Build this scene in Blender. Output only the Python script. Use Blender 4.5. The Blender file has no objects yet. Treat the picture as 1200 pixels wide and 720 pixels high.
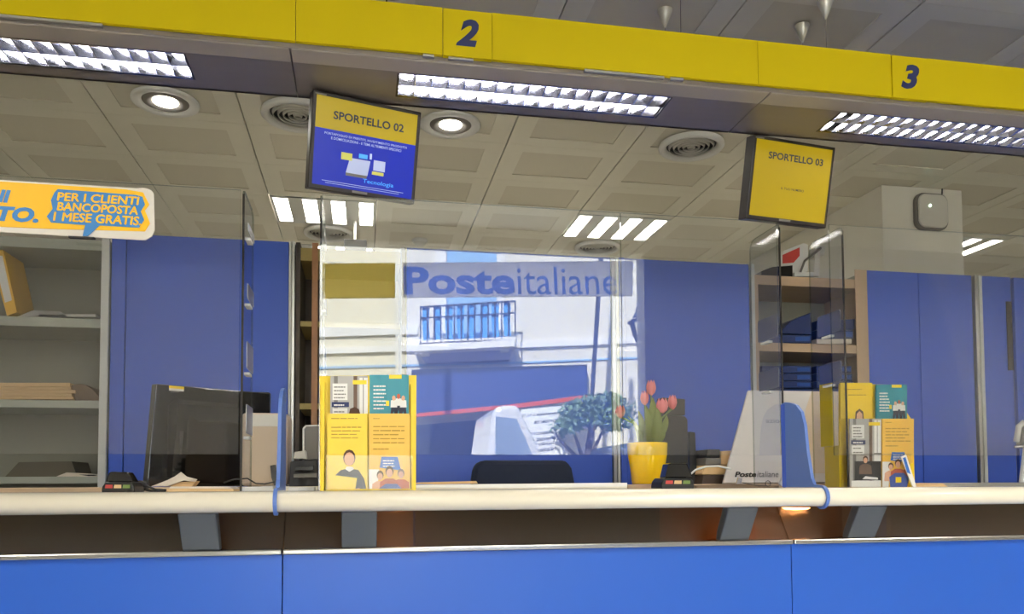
import bpy, bmesh, math, random
from mathutils import Vector, Matrix
random.seed(7)
SC = bpy.context.scene
COL = SC.collection

# ---------------------------------------------------------------- camera
F, PX, PY = 935.0, 600.0, 527.0          # focal length and principal point, for a 1200x720 frame
CAM = Vector((0, 0, 1.15))
_X = Vector((5600 - PX, -(542 - PY), -F)).normalized()      # world axes seen in camera space
_Y = Vector((425 - PX, -(570 - PY), -F)); _Y = (_Y - _X * _X.dot(_Y)).normalized()
_Z = _X.cross(_Y)
ROT = Matrix((_X, _Y, _Z))               # camera space -> world
cd = bpy.data.cameras.new('camera')
cam = bpy.data.objects.new('camera', cd); COL.objects.link(cam)
cam.matrix_world = Matrix.Translation(CAM) @ ROT.to_4x4()
cd.sensor_width = 36; cd.lens = F / 1200 * 36; cd.shift_y = (PY - 360) / 1200
cd.clip_start = .05; cd.clip_end = 200
SC.camera = cam

# ---------------------------------------------------------------- sky, sun, exposure
w = bpy.data.worlds.new('sky'); SC.world = w; w.use_nodes = True
bg = w.node_tree.nodes['Background']
bg.inputs[0].default_value = (.62, .76, 1, 1); bg.inputs[1].default_value = 2.2
sd = bpy.data.lights.new('sun', 'SUN'); sun = bpy.data.objects.new('sun', sd); COL.objects.link(sun)
sd.energy = 15; sd.angle = .02; sd.color = (1, .95, .87)
sun.rotation_euler = Vector((.35, -.8, -.75)).to_track_quat('-Z', 'Y').to_euler()
vs = SC.view_settings
vs.view_transform = 'Standard'; vs.look = 'None'; vs.gamma = 1; vs.use_curve_mapping = False
vs.exposure = 0.95
TUBE, PANEL, SPOT, WARM = 34, 21, 22, 60    # strengths of the lamps' emitting faces

# ---------------------------------------------------------------- pixel helpers
def ray(x, y): return ROT @ Vector((x - PX, -(y - PY), -F))
def on(ax, val, x, y):
    d = ray(x, y); return CAM + d * ((val - CAM[ax]) / d[ax])
class Plane:                              # a plane in the world; points are found by sight lines
    def __init__(s, o, n):
        s.o = Vector(o); s.n = Vector(n).normalized()
    def hit(s, x, y, off=0):
        d = ray(x, y); o = s.o + s.n * off
        return CAM + d * ((o - CAM).dot(s.n) / d.dot(s.n))
def PY_(Y): return Plane((0, Y, 0), (0, -1, 0))
def PZ_(Z): return Plane((0, 0, Z), (0, 0, -1))
def PX_(X, s=-1): return Plane((X, 0, 0), (s, 0, 0))

# ---------------------------------------------------------------- materials
def lin(c):
    return tuple((v / 12.92 if v <= .04045 else ((v + .055) / 1.055) ** 2.4) for v in (x / 255 for x in c)) + (1,)
MATS = {}
def mat(name, rgb, rough=.5, metal=0, emit=None, es=0, noise=0, nscale=20, bump=0, spec=.5, coat=0, stretch=None):
    m = bpy.data.materials.new(name); m.use_nodes = True
    nt = m.node_tree; b = nt.nodes['Principled BSDF']
    b.inputs['Base Color'].default_value = lin(rgb); b.inputs['Roughness'].default_value = rough
    b.inputs['Metallic'].default_value = metal; b.inputs['Specular IOR Level'].default_value = spec
    b.inputs['Coat Weight'].default_value = coat
    if emit: b.inputs['Emission Color'].default_value = lin(emit); b.inputs['Emission Strength'].default_value = es
    if noise or bump:
        tc = nt.nodes.new('ShaderNodeTexCoord'); mp = nt.nodes.new('ShaderNodeMapping')
        if stretch: mp.inputs['Scale'].default_value = stretch
        nz = nt.nodes.new('ShaderNodeTexNoise'); nz.inputs['Scale'].default_value = nscale; nz.inputs['Detail'].default_value = 4
        nt.links.new(tc.outputs['Object'], mp.inputs[0]); nt.links.new(mp.outputs[0], nz.inputs['Vector'])
        if noise:
            mx = nt.nodes.new('ShaderNodeMix'); mx.data_type = 'RGBA'
            c = lin(rgb); mx.inputs[6].default_value = tuple(v * (1 - noise) for v in c[:3]) + (1,)
            mx.inputs[7].default_value = tuple(min(1, v * (1 + noise)) for v in c[:3]) + (1,)
            nt.links.new(nz.outputs[0], mx.inputs[0]); nt.links.new(mx.outputs[2], b.inputs['Base Color'])
        if bump:
            bp = nt.nodes.new('ShaderNodeBump'); bp.inputs['Strength'].default_value = bump; bp.inputs['Distance'].default_value = .01
            nt.links.new(nz.outputs[0], bp.inputs['Height']); nt.links.new(bp.outputs[0], b.inputs['Normal'])
    MATS[name] = m; return m
def glass(name, tint, refl_lo, refl_hi, rough=0):
    m = bpy.data.materials.new(name); m.use_nodes = True; nt = m.node_tree
    nt.nodes.remove(nt.nodes['Principled BSDF']); out = nt.nodes['Material Output']
    tr = nt.nodes.new('ShaderNodeBsdfTransparent'); tr.inputs[0].default_value = lin(tint)
    gl = nt.nodes.new('ShaderNodeBsdfGlossy'); gl.inputs['Roughness'].default_value = rough
    gl.inputs[0].default_value = (1, 1, 1, 1)
    lw = nt.nodes.new('ShaderNodeLayerWeight'); lw.inputs[0].default_value = .35
    mr = nt.nodes.new('ShaderNodeMapRange'); mr.inputs['To Min'].default_value = refl_lo; mr.inputs['To Max'].default_value = refl_hi
    mx = nt.nodes.new('ShaderNodeMixShader')
    nt.links.new(lw.outputs['Fresnel'], mr.inputs['Value']); nt.links.new(mr.outputs[0], mx.inputs[0])
    nt.links.new(tr.outputs[0], mx.inputs[1]); nt.links.new(gl.outputs[0], mx.inputs[2]); nt.links.new(mx.outputs[0], out.inputs[0])
    MATS[name] = m; return m
def translucent(name, rgb, f=.6):
    m = mat(name, rgb, .7); nt = m.node_tree; b = nt.nodes['Principled BSDF']; out = nt.nodes['Material Output']
    tl = nt.nodes.new('ShaderNodeBsdfTranslucent'); tl.inputs[0].default_value = lin(rgb)
    mx = nt.nodes.new('ShaderNodeMixShader'); mx.inputs[0].default_value = f
    nt.links.new(b.outputs[0], mx.inputs[1]); nt.links.new(tl.outputs[0], mx.inputs[2]); nt.links.new(mx.outputs[0], out.inputs[0])
mat('wall', (228, 225, 218), .7, noise=.03)
mat('white_wall', (222, 219, 208), .6, noise=.03, nscale=6)
mat('floor', (226, 224, 218), .3, noise=.15, nscale=3)
mat('ceil', (226, 223, 208), .3, .25, noise=.05, nscale=3)
mat('ceil_perf', (214, 209, 192), .4, .2)
mat('seam', (45, 42, 40), .7)
mat('soffit', (138, 130, 126), .34, .25, noise=.06, nscale=4, stretch=(1, 8, 8))
mat('soffit_light', (176, 168, 158), .4, .15)
mat('yellow_sign', (204, 182, 0), .6, spec=.2)
mat('ink_blue', (32, 44, 96), .5)
mat('blue_panel', (38, 96, 202), .34, noise=.03, nscale=2)
mat('blue_door', (62, 100, 212), .38, noise=.04, nscale=2)
mat('blue_div', (92, 124, 200), .35)
mat('alu', (190, 190, 188), .28, .9)
mat('cone_metal', (214, 212, 206), .3, .4)
mat('steel', (178, 178, 178), .22, .95)
mat('white_metal', (214, 216, 212), .4)
mat('gray_shelf', (176, 180, 168), .5, noise=.04)
mat('gray_back', (146, 145, 132), .6, noise=.06, nscale=3)
mat('dark_back', (88, 80, 74), .7)
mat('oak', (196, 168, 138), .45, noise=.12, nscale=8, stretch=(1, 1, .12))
mat('olive', (176, 158, 96), .6, noise=.05)
mat('cream', (240, 232, 214), .22, noise=.03, nscale=5, coat=.4)
mat('bracket', (98, 104, 112), .4, .4)
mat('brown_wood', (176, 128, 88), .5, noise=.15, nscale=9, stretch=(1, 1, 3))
mat('dark_wood', (78, 64, 56), .5)
mat('white_plastic', (224, 224, 220), .45)
mat('board_gray', (196, 192, 190), .45)
mat('offwhite', (206, 204, 196), .5)
mat('clear_white', (226, 220, 212), .3)
mat('black', (20, 19, 20), .35)
mat('black_gloss', (14, 13, 14), .08, coat=.5)
mat('darkgray', (46, 44, 46), .5)
mat('midgray', (120, 116, 112), .5)
mat('beige', (196, 178, 156), .5, noise=.03)
mat('paper', (226, 216, 202), .8)
mat('paper_tan', (222, 188, 140), .8, noise=.08)
mat('paper_brown', (118, 98, 80), .8, noise=.1)
mat('cardboard', (104, 98, 84), .8)
mat('binder_blue', (16, 44, 104), .3)
mat('binder_light', (30, 80, 160), .3)
mat('yellow', (246, 212, 10), .4)
mat('leaf_yellow', (244, 206, 30), .35)
mat('leaf_teal', (14, 140, 158), .35)
mat('leaf_gray', (176, 172, 168), .35)
mat('leaf_white', (232, 230, 226), .35)
mat('leaf_orange', (240, 190, 70), .4)
mat('skin', (224, 172, 140), .6)
mat('hair', (86, 58, 40), .7)
mat('navy', (38, 44, 66), .6)
mat('tee_blue', (66, 92, 168), .6)
mat('tee_red', (190, 92, 62), .6)
mat('brown_print', (112, 88, 74), .6)
mat('print_blue', (48, 110, 200), .5)
mat('print_ink', (184, 142, 40), .6)
mat('red', (196, 66, 60), .5)
mat('pot', (250, 206, 0), .18, coat=.6)
mat('petal', (238, 140, 142), .5, noise=.12, nscale=30)
mat('tulip_leaf', (122, 134, 62), .5, noise=.15, nscale=20)
mat('stem', (116, 140, 70), .5)
mat('soil', (60, 44, 34), .9)
mat('chair', (36, 44, 66), .85, noise=.1, nscale=60)
mat('sign_yellow', (255, 196, 20), .4)
mat('sign_blue', (58, 134, 204), .4)
mat('tube', (255, 250, 240), .5, emit=(255, 250, 240), es=TUBE)
mat('panel_glow', (255, 246, 226), .5, emit=(255, 247, 232), es=PANEL)
mat('strip_glow', (255, 246, 226), .5, emit=(255, 246, 230), es=15)
mat('warm_glow_hidden', (255, 220, 170), .5, emit=(255, 205, 140), es=220)
mat('spot_glow', (255, 250, 240), .5, emit=(255, 250, 240), es=SPOT)
mat('warm_glow', (255, 220, 170), .5, emit=(255, 205, 140), es=WARM)
mat('led', (220, 255, 220), .5, emit=(220, 255, 225), es=6)
mat('mirror', (205, 206, 216), .12, 1)
mat('scr_yellow', (120, 104, 0), .35, emit=(214, 186, 0), es=0.232)
mat('scr_yellow2', (120, 104, 0), .35, emit=(196, 166, 0), es=0.270)
mat('scr_blue', (6, 20, 110), .3, emit=(18, 46, 190), es=0.319)
mat('scr_ink', (36, 44, 70), .4)
mat('scr_white', (150, 160, 190), .4, emit=(190, 200, 235), es=0.225)
mat('scr_yell', (150, 150, 60), .4, emit=(225, 220, 110), es=0.281)
mat('scr_cyan', (60, 140, 220), .4, emit=(80, 170, 240), es=0.300)
mat('bezel', (44, 38, 38), .35)
mat('street', (150, 146, 138), .9, noise=.1)
mat('facade', (232, 228, 214), .9, noise=.04, nscale=1.5)
mat('facade_white', (240, 240, 238), .8)
mat('corbel', (160, 160, 182), .8)
mat('cornice', (240, 240, 240), .8)
mat('shutter_and_shade', (150, 190, 230), .7)
mat('cloth', (90, 170, 255), .8)
mat('iron', (62, 68, 92), .6)
mat('awning', (66, 84, 140), .9)
mat('awning_edge', (214, 96, 60), .8)
mat('shopdark', (58, 66, 80), .8)
mat('foliage', (128, 158, 132), .8, noise=.3, nscale=4)
mat('bark', (108, 100, 96), .9)
mat('car_white', (236, 238, 244), .3, coat=.6)
mat('car_blue', (70, 92, 140), .3, coat=.6)
mat('car_glass', (150, 170, 200), .1, coat=.6)
translucent('sign_band', (252, 252, 255), .85)
translucent('sign_band_tan', (250, 236, 170), .85)
translucent('sign_letter', (128, 160, 255), .85)
mat('notice', (244, 246, 250), .8)
mat('notice_trans', (238, 234, 226), .8)
glass('screen_glass', (249, 250, 250), .078, .35)
glass('side_glass', (240, 242, 247), .012, .03)
glass('edge_glass', (96, 90, 92), .1, .4)
glass('edge_light', (206, 214, 206), .05, .15)
glass('clear', (250, 250, 250), .012, .2)
glass('smoked', (196, 176, 158), .09, .5, .1)
glass('frost', (232, 234, 238), .3, .6, .3)
glass('window_glass', (250, 252, 252), .02, .3)

# ---------------------------------------------------------------- mesh builder
class MB:
    def __init__(s): s.v = []; s.f = []; s.m = []; s.mats = []; s.smooth = []
    def _mi(s, m):
        if m not in s.mats: s.mats.append(m)
        return s.mats.index(m)
    def add(s, verts, faces, m, smooth=False):
        o = len(s.v); s.v += [Vector(p) for p in verts]; k = s._mi(m)
        for f in faces:
            s.f.append([i + o for i in f]); s.m.append(k); s.smooth.append(smooth)
        return s
    def box(s, x0, x1, y0, y1, z0, z1, m):
        v = [(x, y, z) for z in (z0, z1) for y in (y0, y1) for x in (x0, x1)]
        return s.add(v, [(0, 2, 3, 1), (4, 5, 7, 6), (0, 1, 5, 4), (2, 6, 7, 3), (0, 4, 6, 2), (1, 3, 7, 5)], m)
    def prism(s, pts, ext, m, side=None):
        n = len(pts); pts = [Vector(p) for p in pts]; ext = Vector(ext)
        v = pts + [p + ext for p in pts]
        s.add(v, [list(range(n)), list(range(2 * n - 1, n - 1, -1))], m)
        o = len(s.v) - 2 * n; k = s._mi(side or m)
        for i in range(n):
            j = (i + 1) % n; s.f.append([o + i, o + j, o + j + n, o + i + n]); s.m.append(k); s.smooth.append(False)
        return s
    def px(s, pl, pts, th, m, off=0, side=None):      # polygon seen at pixels on a plane, extruded away from the viewer (th<0: towards)
        return s.prism([pl.hit(x, y, off) for x, y in pts], -pl.n * th, m, side)
    def cyl(s, p0, p1, r0, m, r1=None, seg=16, smooth=True):
        p0, p1 = Vector(p0), Vector(p1); r1 = r0 if r1 is None else r1
        z = (p1 - p0).normalized(); x = z.orthogonal().normalized(); y = z.cross(x)
        ring = [(x * math.cos(a) + y * math.sin(a)) for a in (2 * math.pi * i / seg for i in range(seg))]
        v = [p0 + c * r0 for c in ring] + [p1 + c * r1 for c in ring]
        s.add(v, [(i, (i + 1) % seg, seg + (i + 1) % seg, seg + i) for i in range(seg)], m, smooth)
        s.add(v[:seg], [list(range(seg))[::-1]], m); s.add(v[seg:], [list(range(seg))], m)
        return s
    def lathe(s, c, prof, m, seg=32, closed=False, smooth=True, axis=2):   # prof: (radius, height) pairs
        c = Vector(c); v = []
        for r, h in prof:
            for i in range(seg):
                a = 2 * math.pi * i / seg
                p = Vector((r * math.cos(a), r * math.sin(a), h))
                if axis == 1: p = Vector((p.x, p.z, p.y))
                v.append(c + p)
        n = len(prof); fs = []
        for k in range(n if closed else n - 1):
            k2 = (k + 1) % n
            for i in range(seg):
                j = (i + 1) % seg; fs.append((k * seg + i, k * seg + j, k2 * seg + j, k2 * seg + i))
        return s.add(v, fs, m, smooth)
    def tube(s, pts, r, m, seg=8):
        pts = [Vector(p) for p in pts]; v = []; up = None
        for i, p in enumerate(pts):
            t = (pts[min(i + 1, len(pts) - 1)] - pts[max(i - 1, 0)]).normalized()
            x = (up - t * up.dot(t)).normalized() if up is not None else t.orthogonal().normalized()
            up = x; y = t.cross(x)
            rr = r[i] if isinstance(r, (list, tuple)) else r
            v += [p + (x * math.cos(a) + y * math.sin(a)) * rr for a in (2 * math.pi * k / seg for k in range(seg))]
        fs = [(i * seg + k, i * seg + (k + 1) % seg, (i + 1) * seg + (k + 1) % seg, (i + 1) * seg + k) for i in range(len(pts) - 1) for k in range(seg)]
        fs += [list(range(seg))[::-1], list(range((len(pts) - 1) * seg, len(pts) * seg))]
        return s.add(v, fs, m, True)
    def ball(s, c, r, m, seg=12, rings=8):
        c = Vector(c); r = Vector(r) if hasattr(r, '__len__') else Vector((r, r, r))
        prof = [(math.sin(math.pi * k / rings), -math.cos(math.pi * k / rings)) for k in range(rings + 1)]
        v = []
        for a, h in prof:
            for i in range(seg):
                t = 2 * math.pi * i / seg; v.append(c + Vector((a * math.cos(t) * r.x, a * math.sin(t) * r.y, h * r.z)))
        return s.add(v, [(k * seg + i, k * seg + (i + 1) % seg, (k + 1) * seg + (i + 1) % seg, (k + 1) * seg + i) for k in range(rings) for i in range(seg)], m, True)
    def text(s, txt, org, right, up, m, bold=0, shear=0, depth=.0006, fit=True):
        """lettering whose box starts at org and spans the vectors right and up"""
        vs_, fs_ = text_mesh(txt, bold, shear)
        x0 = min(p[0] for p in vs_); x1 = max(p[0] for p in vs_); y0 = min(p[1] for p in vs_); y1 = max(p[1] for p in vs_)
        org, right, up = Vector(org), Vector(right), Vector(up)
        n = right.cross(up).normalized() * depth
        k = 1 / (x1 - x0)
        v = [org + right * ((p[0] - x0) * k) + up * ((p[1] - y0) / (y1 - y0)) + n for p in vs_]
        return s.add(v, fs_, m)
    def text_px(s, pl, txt, bl, br, h, m, bold=0, shear=0, off=.0008):
        o = pl.hit(*bl, off); r = pl.hit(*br, off) - o; u = pl.hit(bl[0] , bl[1] - h, off) - o
        rn = r.normalized(); u = (u - rn * u.dot(rn)) if abs(u.dot(rn)) > 0 else u
        return s.text(txt, o, r, u, m, bold, shear, depth=0)
    def lines_px(s, pl, x0, x1, y0, y1, n, h, m, off=.0008, slope=0, ragged=.25, words=3):   # print too small to read: rows of word-long dashes
        rnd = random.Random(int(x0 * 7 + y0))
        for i in range(n):
            y = y0 + (y1 - y0) * (i / max(1, n - 1)); x = x0; end = x1 - (x1 - x0) * ragged * rnd.random()
            while x < end:
                wd = (x1 - x0) / words * rnd.uniform(.35, 1); xe = min(end, x + wd)
                a, b = y + slope * (x - x0), y + slope * (xe - x0)
                s.add([pl.hit(x, a, off), pl.hit(xe, b, off), pl.hit(xe, b - h, off), pl.hit(x, a - h, off)], [(0, 1, 2, 3)], m)
                x = xe + (x1 - x0) * .03
        return s
    def face_px(s, pl, pts, m, off=.0008):
        v = [pl.hit(x, y, off) for x, y in pts]
        return s.add(v, [list(range(len(v)))], m)
    def mirror(s, twice):
        for p in s.v: p.y = twice - p.y
        s.f = [f[::-1] for f in s.f]; return s
    def build(s, name, parent=None, loc=None, bevel=0, recalc=True):
        """parent: a part at its thing's origin; no parent: a thing whose origin is its base"""
        if parent is not None: o0 = root_loc(parent)
        else:
            if loc is None:
                xs = [p.x for p in s.v]; ys = [p.y for p in s.v]; zs = [p.z for p in s.v]
                loc = ((min(xs) + max(xs)) / 2, (min(ys) + max(ys)) / 2, min(zs))
            o0 = Vector(loc)
        me = bpy.data.meshes.new(name)
        me.from_pydata([p - o0 for p in s.v], [], s.f)
        for m in s.mats: me.materials.append(MATS[m])
        me.polygons.foreach_set('material_index', s.m); me.polygons.foreach_set('use_smooth', s.smooth)
        if recalc:
            bm = bmesh.new(); bm.from_mesh(me)
            bmesh.ops.recalc_face_normals(bm, faces=[f for f in bm.faces]); bm.to_mesh(me); bm.free()
        me.update()
        o = bpy.data.objects.new(name, me); COL.objects.link(o)
        if parent is not None: o.parent = parent
        else: o.location = o0
        if bevel:
            b = o.modifiers.new('bevel', 'BEVEL'); b.width = bevel; b.segments = 2; b.limit_method = 'ANGLE'
        return o
def root_loc(o):
    while o.parent: o = o.parent
    return o.location.copy()
_TC = {}
def text_mesh(txt, bold=0, shear=0):
    k = (txt, bold, shear)
    if k not in _TC:
        c = bpy.data.curves.new('t', 'FONT'); c.body = txt; c.offset = bold; c.shear = shear; c.resolution_u = 3
        o = bpy.data.objects.new('t', c); COL.objects.link(o)
        me = o.evaluated_get(bpy.context.evaluated_depsgraph_get()).to_mesh()
        _TC[k] = ([tuple(v.co) for v in me.vertices], [tuple(p.vertices) for p in me.polygons])
        bpy.data.objects.remove(o); bpy.data.curves.remove(c)
    return _TC[k]
def tag(o, label, cat=None, group=None, kind=None):
    if label: o['label'] = label
    if cat: o['category'] = cat
    if group: o['group'] = group
    if kind: o['kind'] = kind
    return o
def thing(name, label, cat, loc, group=None):
    o = bpy.data.objects.new(name, None); COL.objects.link(o); o.location = loc; o.empty_display_size = .05
    return tag(o, label, cat, group)
def struct(name, mb=None, loc=(0, 0, 0), **k):
    if mb is None:
        o = bpy.data.objects.new(name, None); COL.objects.link(o); o.location = loc
    else: o = mb.build(name, loc=loc, **k)
    o['kind'] = 'structure'; return o
def copy_thing(o, loc, label):
    c = o.copy(); COL.objects.link(c); c.location = loc; c['label'] = label
    for ch in list(o.children):
        d = ch.copy(); COL.objects.link(d); d.parent = c
        for g in list(ch.children):
            e = g.copy(); COL.objects.link(e); e.parent = d
    return c

# ================================================================= SETTING
H = 2.79; XL, XR, YB, YF = -3.4, 7.3, 6.6, -2.6
struct('floor', MB().box(XL, XR, YF, YB, -.1, 0, 'floor'))
struct('wall_back', MB().box(XL, XR, YB, YB + .1, 0, 3.5, 'wall'))
struct('wall_left', MB().box(XL - .1, XL, YF - .2, YB + .1, 0, 3.6, 'wall'))
struct('wall_right', MB().box(XR, XR + .1, YF - .2, YB + .1, 0, 3.6, 'wall'))
struct('ceiling_slab', MB().box(XL - .1, XR + .1, YF - .2, YB + .1, 3.55, 3.7, 'wall'))
# ceiling: a hung grid of metal tiles, 0.60 x 0.45 m
ceiling = struct('ceiling', loc=(0, 0, H))
g = .003; TW, TD = .6, .45
def tile_mesh():
    mb = MB(); a, b = TW / 2 - .0028, TD / 2 - .0008; c, d = .205, .145
    mb.v = [];
    V = [(-a, -b, 0), (a, -b, 0), (a, b, 0), (-a, b, 0), (-c, -d, 0), (c, -d, 0), (c, d, 0), (-c, d, 0),
         (-c, -d, .004), (c, -d, .004), (c, d, .004), (-c, d, .004), (-a, -b, .02), (a, -b, .02), (a, b, .02), (-a, b, .02)]
    mb.add(V, [(0, 4, 5, 1), (1, 5, 6, 2), (2, 6, 7, 3), (3, 7, 4, 0), (0, 1, 13, 12), (1, 2, 14, 13), (2, 3, 15, 14), (3, 0, 12, 15), (12, 13, 14, 15)], 'ceil')
    mb.add([V[i] for i in (4, 5, 6, 7, 8, 9, 10, 11)], [(0, 1, 5, 4), (1, 2, 6, 5), (2, 3, 7, 6), (3, 0, 4, 7), (4, 5, 6, 7)], 'ceil_perf')
    return mb
tile0 = tile_mesh().build('ceiling_tile', parent=None, loc=(0, 0, 0), recalc=False)
tile_me = tile0.data; bpy.data.objects.remove(tile0)
lum_cells = {(-1, 2), (2, 2), (6, 2), (-1, 4), (2, 4)}        # cells taken by the square luminaires (i: from x=.075, j: from y=3.7)
cells = [(i, j) for i in range(-6, 12) for j in range(-7, 6)]
nt_ = 0
for i, j in cells:
    if (i, j) in lum_cells: continue
    x = .075 + TW * (i + .5); y = 3.7 + TD * (j + .5)
    o = bpy.data.objects.new('ceiling_tile', tile_me); COL.objects.link(o); o.parent = ceiling
    o.location = (x, y, 0); nt_ += 1
mb = MB().box(XL, XR, .55, YB, H + .021, H + .03, 'seam')
mb.box(XL, .075 - 6 * TW, .55, YB, H, H + .02, 'ceil'); mb.box(.075 + 12 * TW, XR, .55, YB, H, H + .02, 'ceil'); mb.box(XL, XR, 6.4, YB, H - .001, H + .02, 'ceil')
mb.build('ceiling_grid', ceiling)
MB().box(XL, XR, -1.0, .55, H, H + .03, 'ceil').box(XL, XR, -1.05, -1.0, H, 3.55, 'wall').build('hall_ceiling', ceiling)

# shop front behind the viewer, in real place: what the glass screens reflect
MIR = 3.9                                                # twice the y of the glass screens' face
YV = MIR - YF                                            # the shop front as seen in the glass
xl, xr = on(1, YV, 330, 400).x, on(1, YV, 756, 400).x; zt = on(1, YV, 560, 288).z
f = MB()
f.box(XL, xl, YF - .2, YF, 0, 3.55, 'wall').box(xr, XR, YF - .2, YF, 0, 3.55, 'wall').box(xl, xr, YF - .2, YF, zt, 3.55, 'wall')
struct('wall_front', f)
win = struct('window_1', loc=((xl + xr) / 2, YF - .1, 0))
def mir_box(pl, pts, th, m, mb=None, off=0):
    mb = mb or MB(); k = len(mb.v); mb.px(pl, pts, th, m, off)
    for p in mb.v[k:]: p.y = MIR - p.y
    return mb
pv = PY_(YV)
fr = MB()
pass
fr.box(xl, xr, YF - .1, YF - .03, 0, .12, 'white_metal')
fr.build('window_frame', win)
MB().box(xl, xr, YF - .12, YF - .112, .1, zt, 'window_glass').build('pane', win)
bandt = thing('shop_sign', 'long translucent band with the blue shop lettering, reflected in the glass screen', 'sign', ((xl + xr) / 2, YF, 2.9))
mb = mir_box(pv, [(472, 308), (742, 306), (741, 347), (472, 349)], .01, 'sign_band', off=.02); mir_box(pv, [(378, 309), (463, 308), (463, 349), (378, 350)], .01, 'sign_band_tan', mb, .02)
mb.build('sign_panel', bandt)
mb = MB(); mb.text_px(pv, 'Poste', (474, 345.5), (604, 345.5), 33, 'sign_letter', .035, off=.03); mb.text_px(pv, 'italiane', (607, 345.5), (724, 345.5), 33, 'sign_letter', off=.03)
mb.mirror(MIR).build('lettering', bandt)
no = thing('service_notice', 'white notice listing registered mail services, reflected in the glass screen', 'notice', (1.9, MIR - 11.3, 0))
pn = PY_(11.3)
mb = mir_box(pn, [(611, 480), (668, 475), (664, 546), (604, 548)], .03, 'notice'); mb.build('sheet', no)
for q in (615, 655): mir_box(PY_(11.34), [(q, 520), (q + 4, 520), (q + 4, 660), (q, 660)], .03, 'iron').build('post', no)
pt = PY_(11.295)
mb = MB()
for txt, x0, x1, y in (('Raccomandata 1 (1,10', 611, 662, 490), ('Prioritaria', 626, 662, 497), ('Assicurata', 615, 647, 511), ('Raccomandata AR', 619, 662, 518), ('Raccomandata Urgente', 611, 662, 525), ('Nazionali', 615, 652, 531)):
    o = pt.hit(x0, y); r = pt.hit(x1, y - (x1 - x0) * .08) - o; u = Vector((0, 0, .058))
    mb.text(txt, o + r, -r, u, 'darkgray', .005)
mb.mirror(MIR).build('lettering', no)

# ================================================================= STREET (reflected)
struct('ground_street', MB().box(-30, 40, -60, YF - .2, -.15, -.02, 'street'))
fn = Vector((-.16, -1, 0)).normalized()
FO = on(1, 15.9, 600, 450)
pf = Plane(FO, fn)
def fpx(mb, pts, th, m, off=0): return mir_box(pf, pts, th, m, mb, off)
fac = thing('street_facade', 'pale plastered house front across the street, reflected in the glass screen', 'building', (2, -12.5, 0))
fpx(MB(), [(-900, -900), (2200, -900), (2200, 640), (-900, 640)], .4, 'facade').build('wall', fac)
mb = MB()
fpx(mb, [(300, 411), (620, 401), (860, 392), (860, 398), (620, 408), (300, 418)], -.07, 'cornice')
fpx(mb, [(300, 432), (620, 424), (860, 414), (860, 416), (620, 426), (300, 435)], -.03, 'shutter_and_shade')  # thin pale blue strip stands in for the cornice's shadow
fpx(mb, [(300, 386), (490, 382), (490, 392), (300, 398)], -.06, 'cornice')
mb.build('cornice', fac)
mb = MB()
fpx(mb, [(524, 250), (582, 248), (582, 404), (524, 406)], -.03, 'shutter_and_shade'); fpx(mb, [(510, 250), (523, 250), (523, 406), (510, 407)], -.05, 'facade_white'); fpx(mb, [(583, 248), (592, 248), (592, 402), (583, 403)], -.05, 'facade_white')
mb.build('balcony_door', fac)
mb = MB(); fpx(mb, [(484, 436), (686, 430), (686, 470), (484, 484)], -.3, 'shopdark'); mb.build('shop_board', fac)
mb = MB(); fpx(mb, [(490, 412), (602, 406), (596, 424), (500, 428)], -.25, 'corbel')
fpx(mb, [(495, 417), (505, 416), (505, 420.5), (495, 421.5)], -.35, 'facade_white'); fpx(mb, [(586, 412), (596, 411.5), (596, 415.5), (586, 416)], -.35, 'facade_white'); mb.build('corbel', fac)
bal = thing('balcony', 'railed balcony hung with blue cloth strips, reflected in the glass screen', 'balcony', (1.2, -11.6, 4))
fpx(MB(), [(488, 406), (604, 401), (602, 412), (488, 418)], -.6, 'facade_white').build('slab', bal)
pb = Plane(FO + fn * .6, fn)
mb = MB()
for (a, b, c, d) in (((492, 359), (603, 352), 2, 0), ((492, 372), (603, 366), 1.5, 0), ((491, 402), (603, 397), 2, 0)):
    mir_box(pb, [a, b, (b[0], b[1] + c), (a[0], a[1] + c)], .03, 'iron', mb)
mb.build('rail', bal)
for k in range(15):
    x = 492 + 111 * k / 14; y = 359 - 7 * k / 14
    mir_box(pb, [(x, y), (x + 1.6, y), (x + 1.6, y + 44), (x, y + 44)], .02, 'iron').build('baluster', bal)
for k in range(8):
    x = 495 + 13.6 * k; y = 361 - .85 * k
    mir_box(pb, [(x, y), (x + 8.5, y), (x + 7.5, y + 20), (x + 8.5, y + 39), (x + 1, y + 39), (x - .5, y + 18)], .02, 'cloth', off=-.05).build('cloth_strip', bal)
aw = thing('awning', 'dark shop awning with orange hem under the balcony, reflected in the glass screen', 'awning', (1.5, -11.5, 2.6))
pa = Plane(FO + fn * 1.1, fn)
mir_box(pa, [(486, 440), (688, 430), (688, 464), (600, 474), (486, 485)], .08, 'awning').build('canopy', aw)
mir_box(pa, [(486, 485), (600, 474), (688, 463), (688, 468), (600, 479), (486, 489)], .09, 'awning_edge', off=.01).build('hem', aw)
mir_box(pf, [(486, 500), (600, 490), (600, 640), (486, 640)], -.2, 'shopdark').build('shop_window', aw)
tag(mir_box(Plane(FO + fn * 1.6, fn), [(706, 240), (711, 240), (690, 560), (686, 560)], .1, 'iron').build('street_pole'), 'thin leaning dark street pole right of the balcony, reflected in the screen', 'pole')
lt = thing('street_lantern', 'black iron wall lantern at the edge of the reflection in the screen', 'lantern', (3, -5, 3))
pl_ = PY_(11)
mir_box(pl_, [(741, 374), (756, 371), (756, 375), (741, 378)], .2, 'iron').build('lantern_frame', lt)
mb = MB(); mir_box(pl_, [(742, 378), (757, 375), (754, 392), (746, 393)], .16, 'offwhite', mb, 0); mb.build('lantern_glass', lt)
mb = MB()
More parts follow.
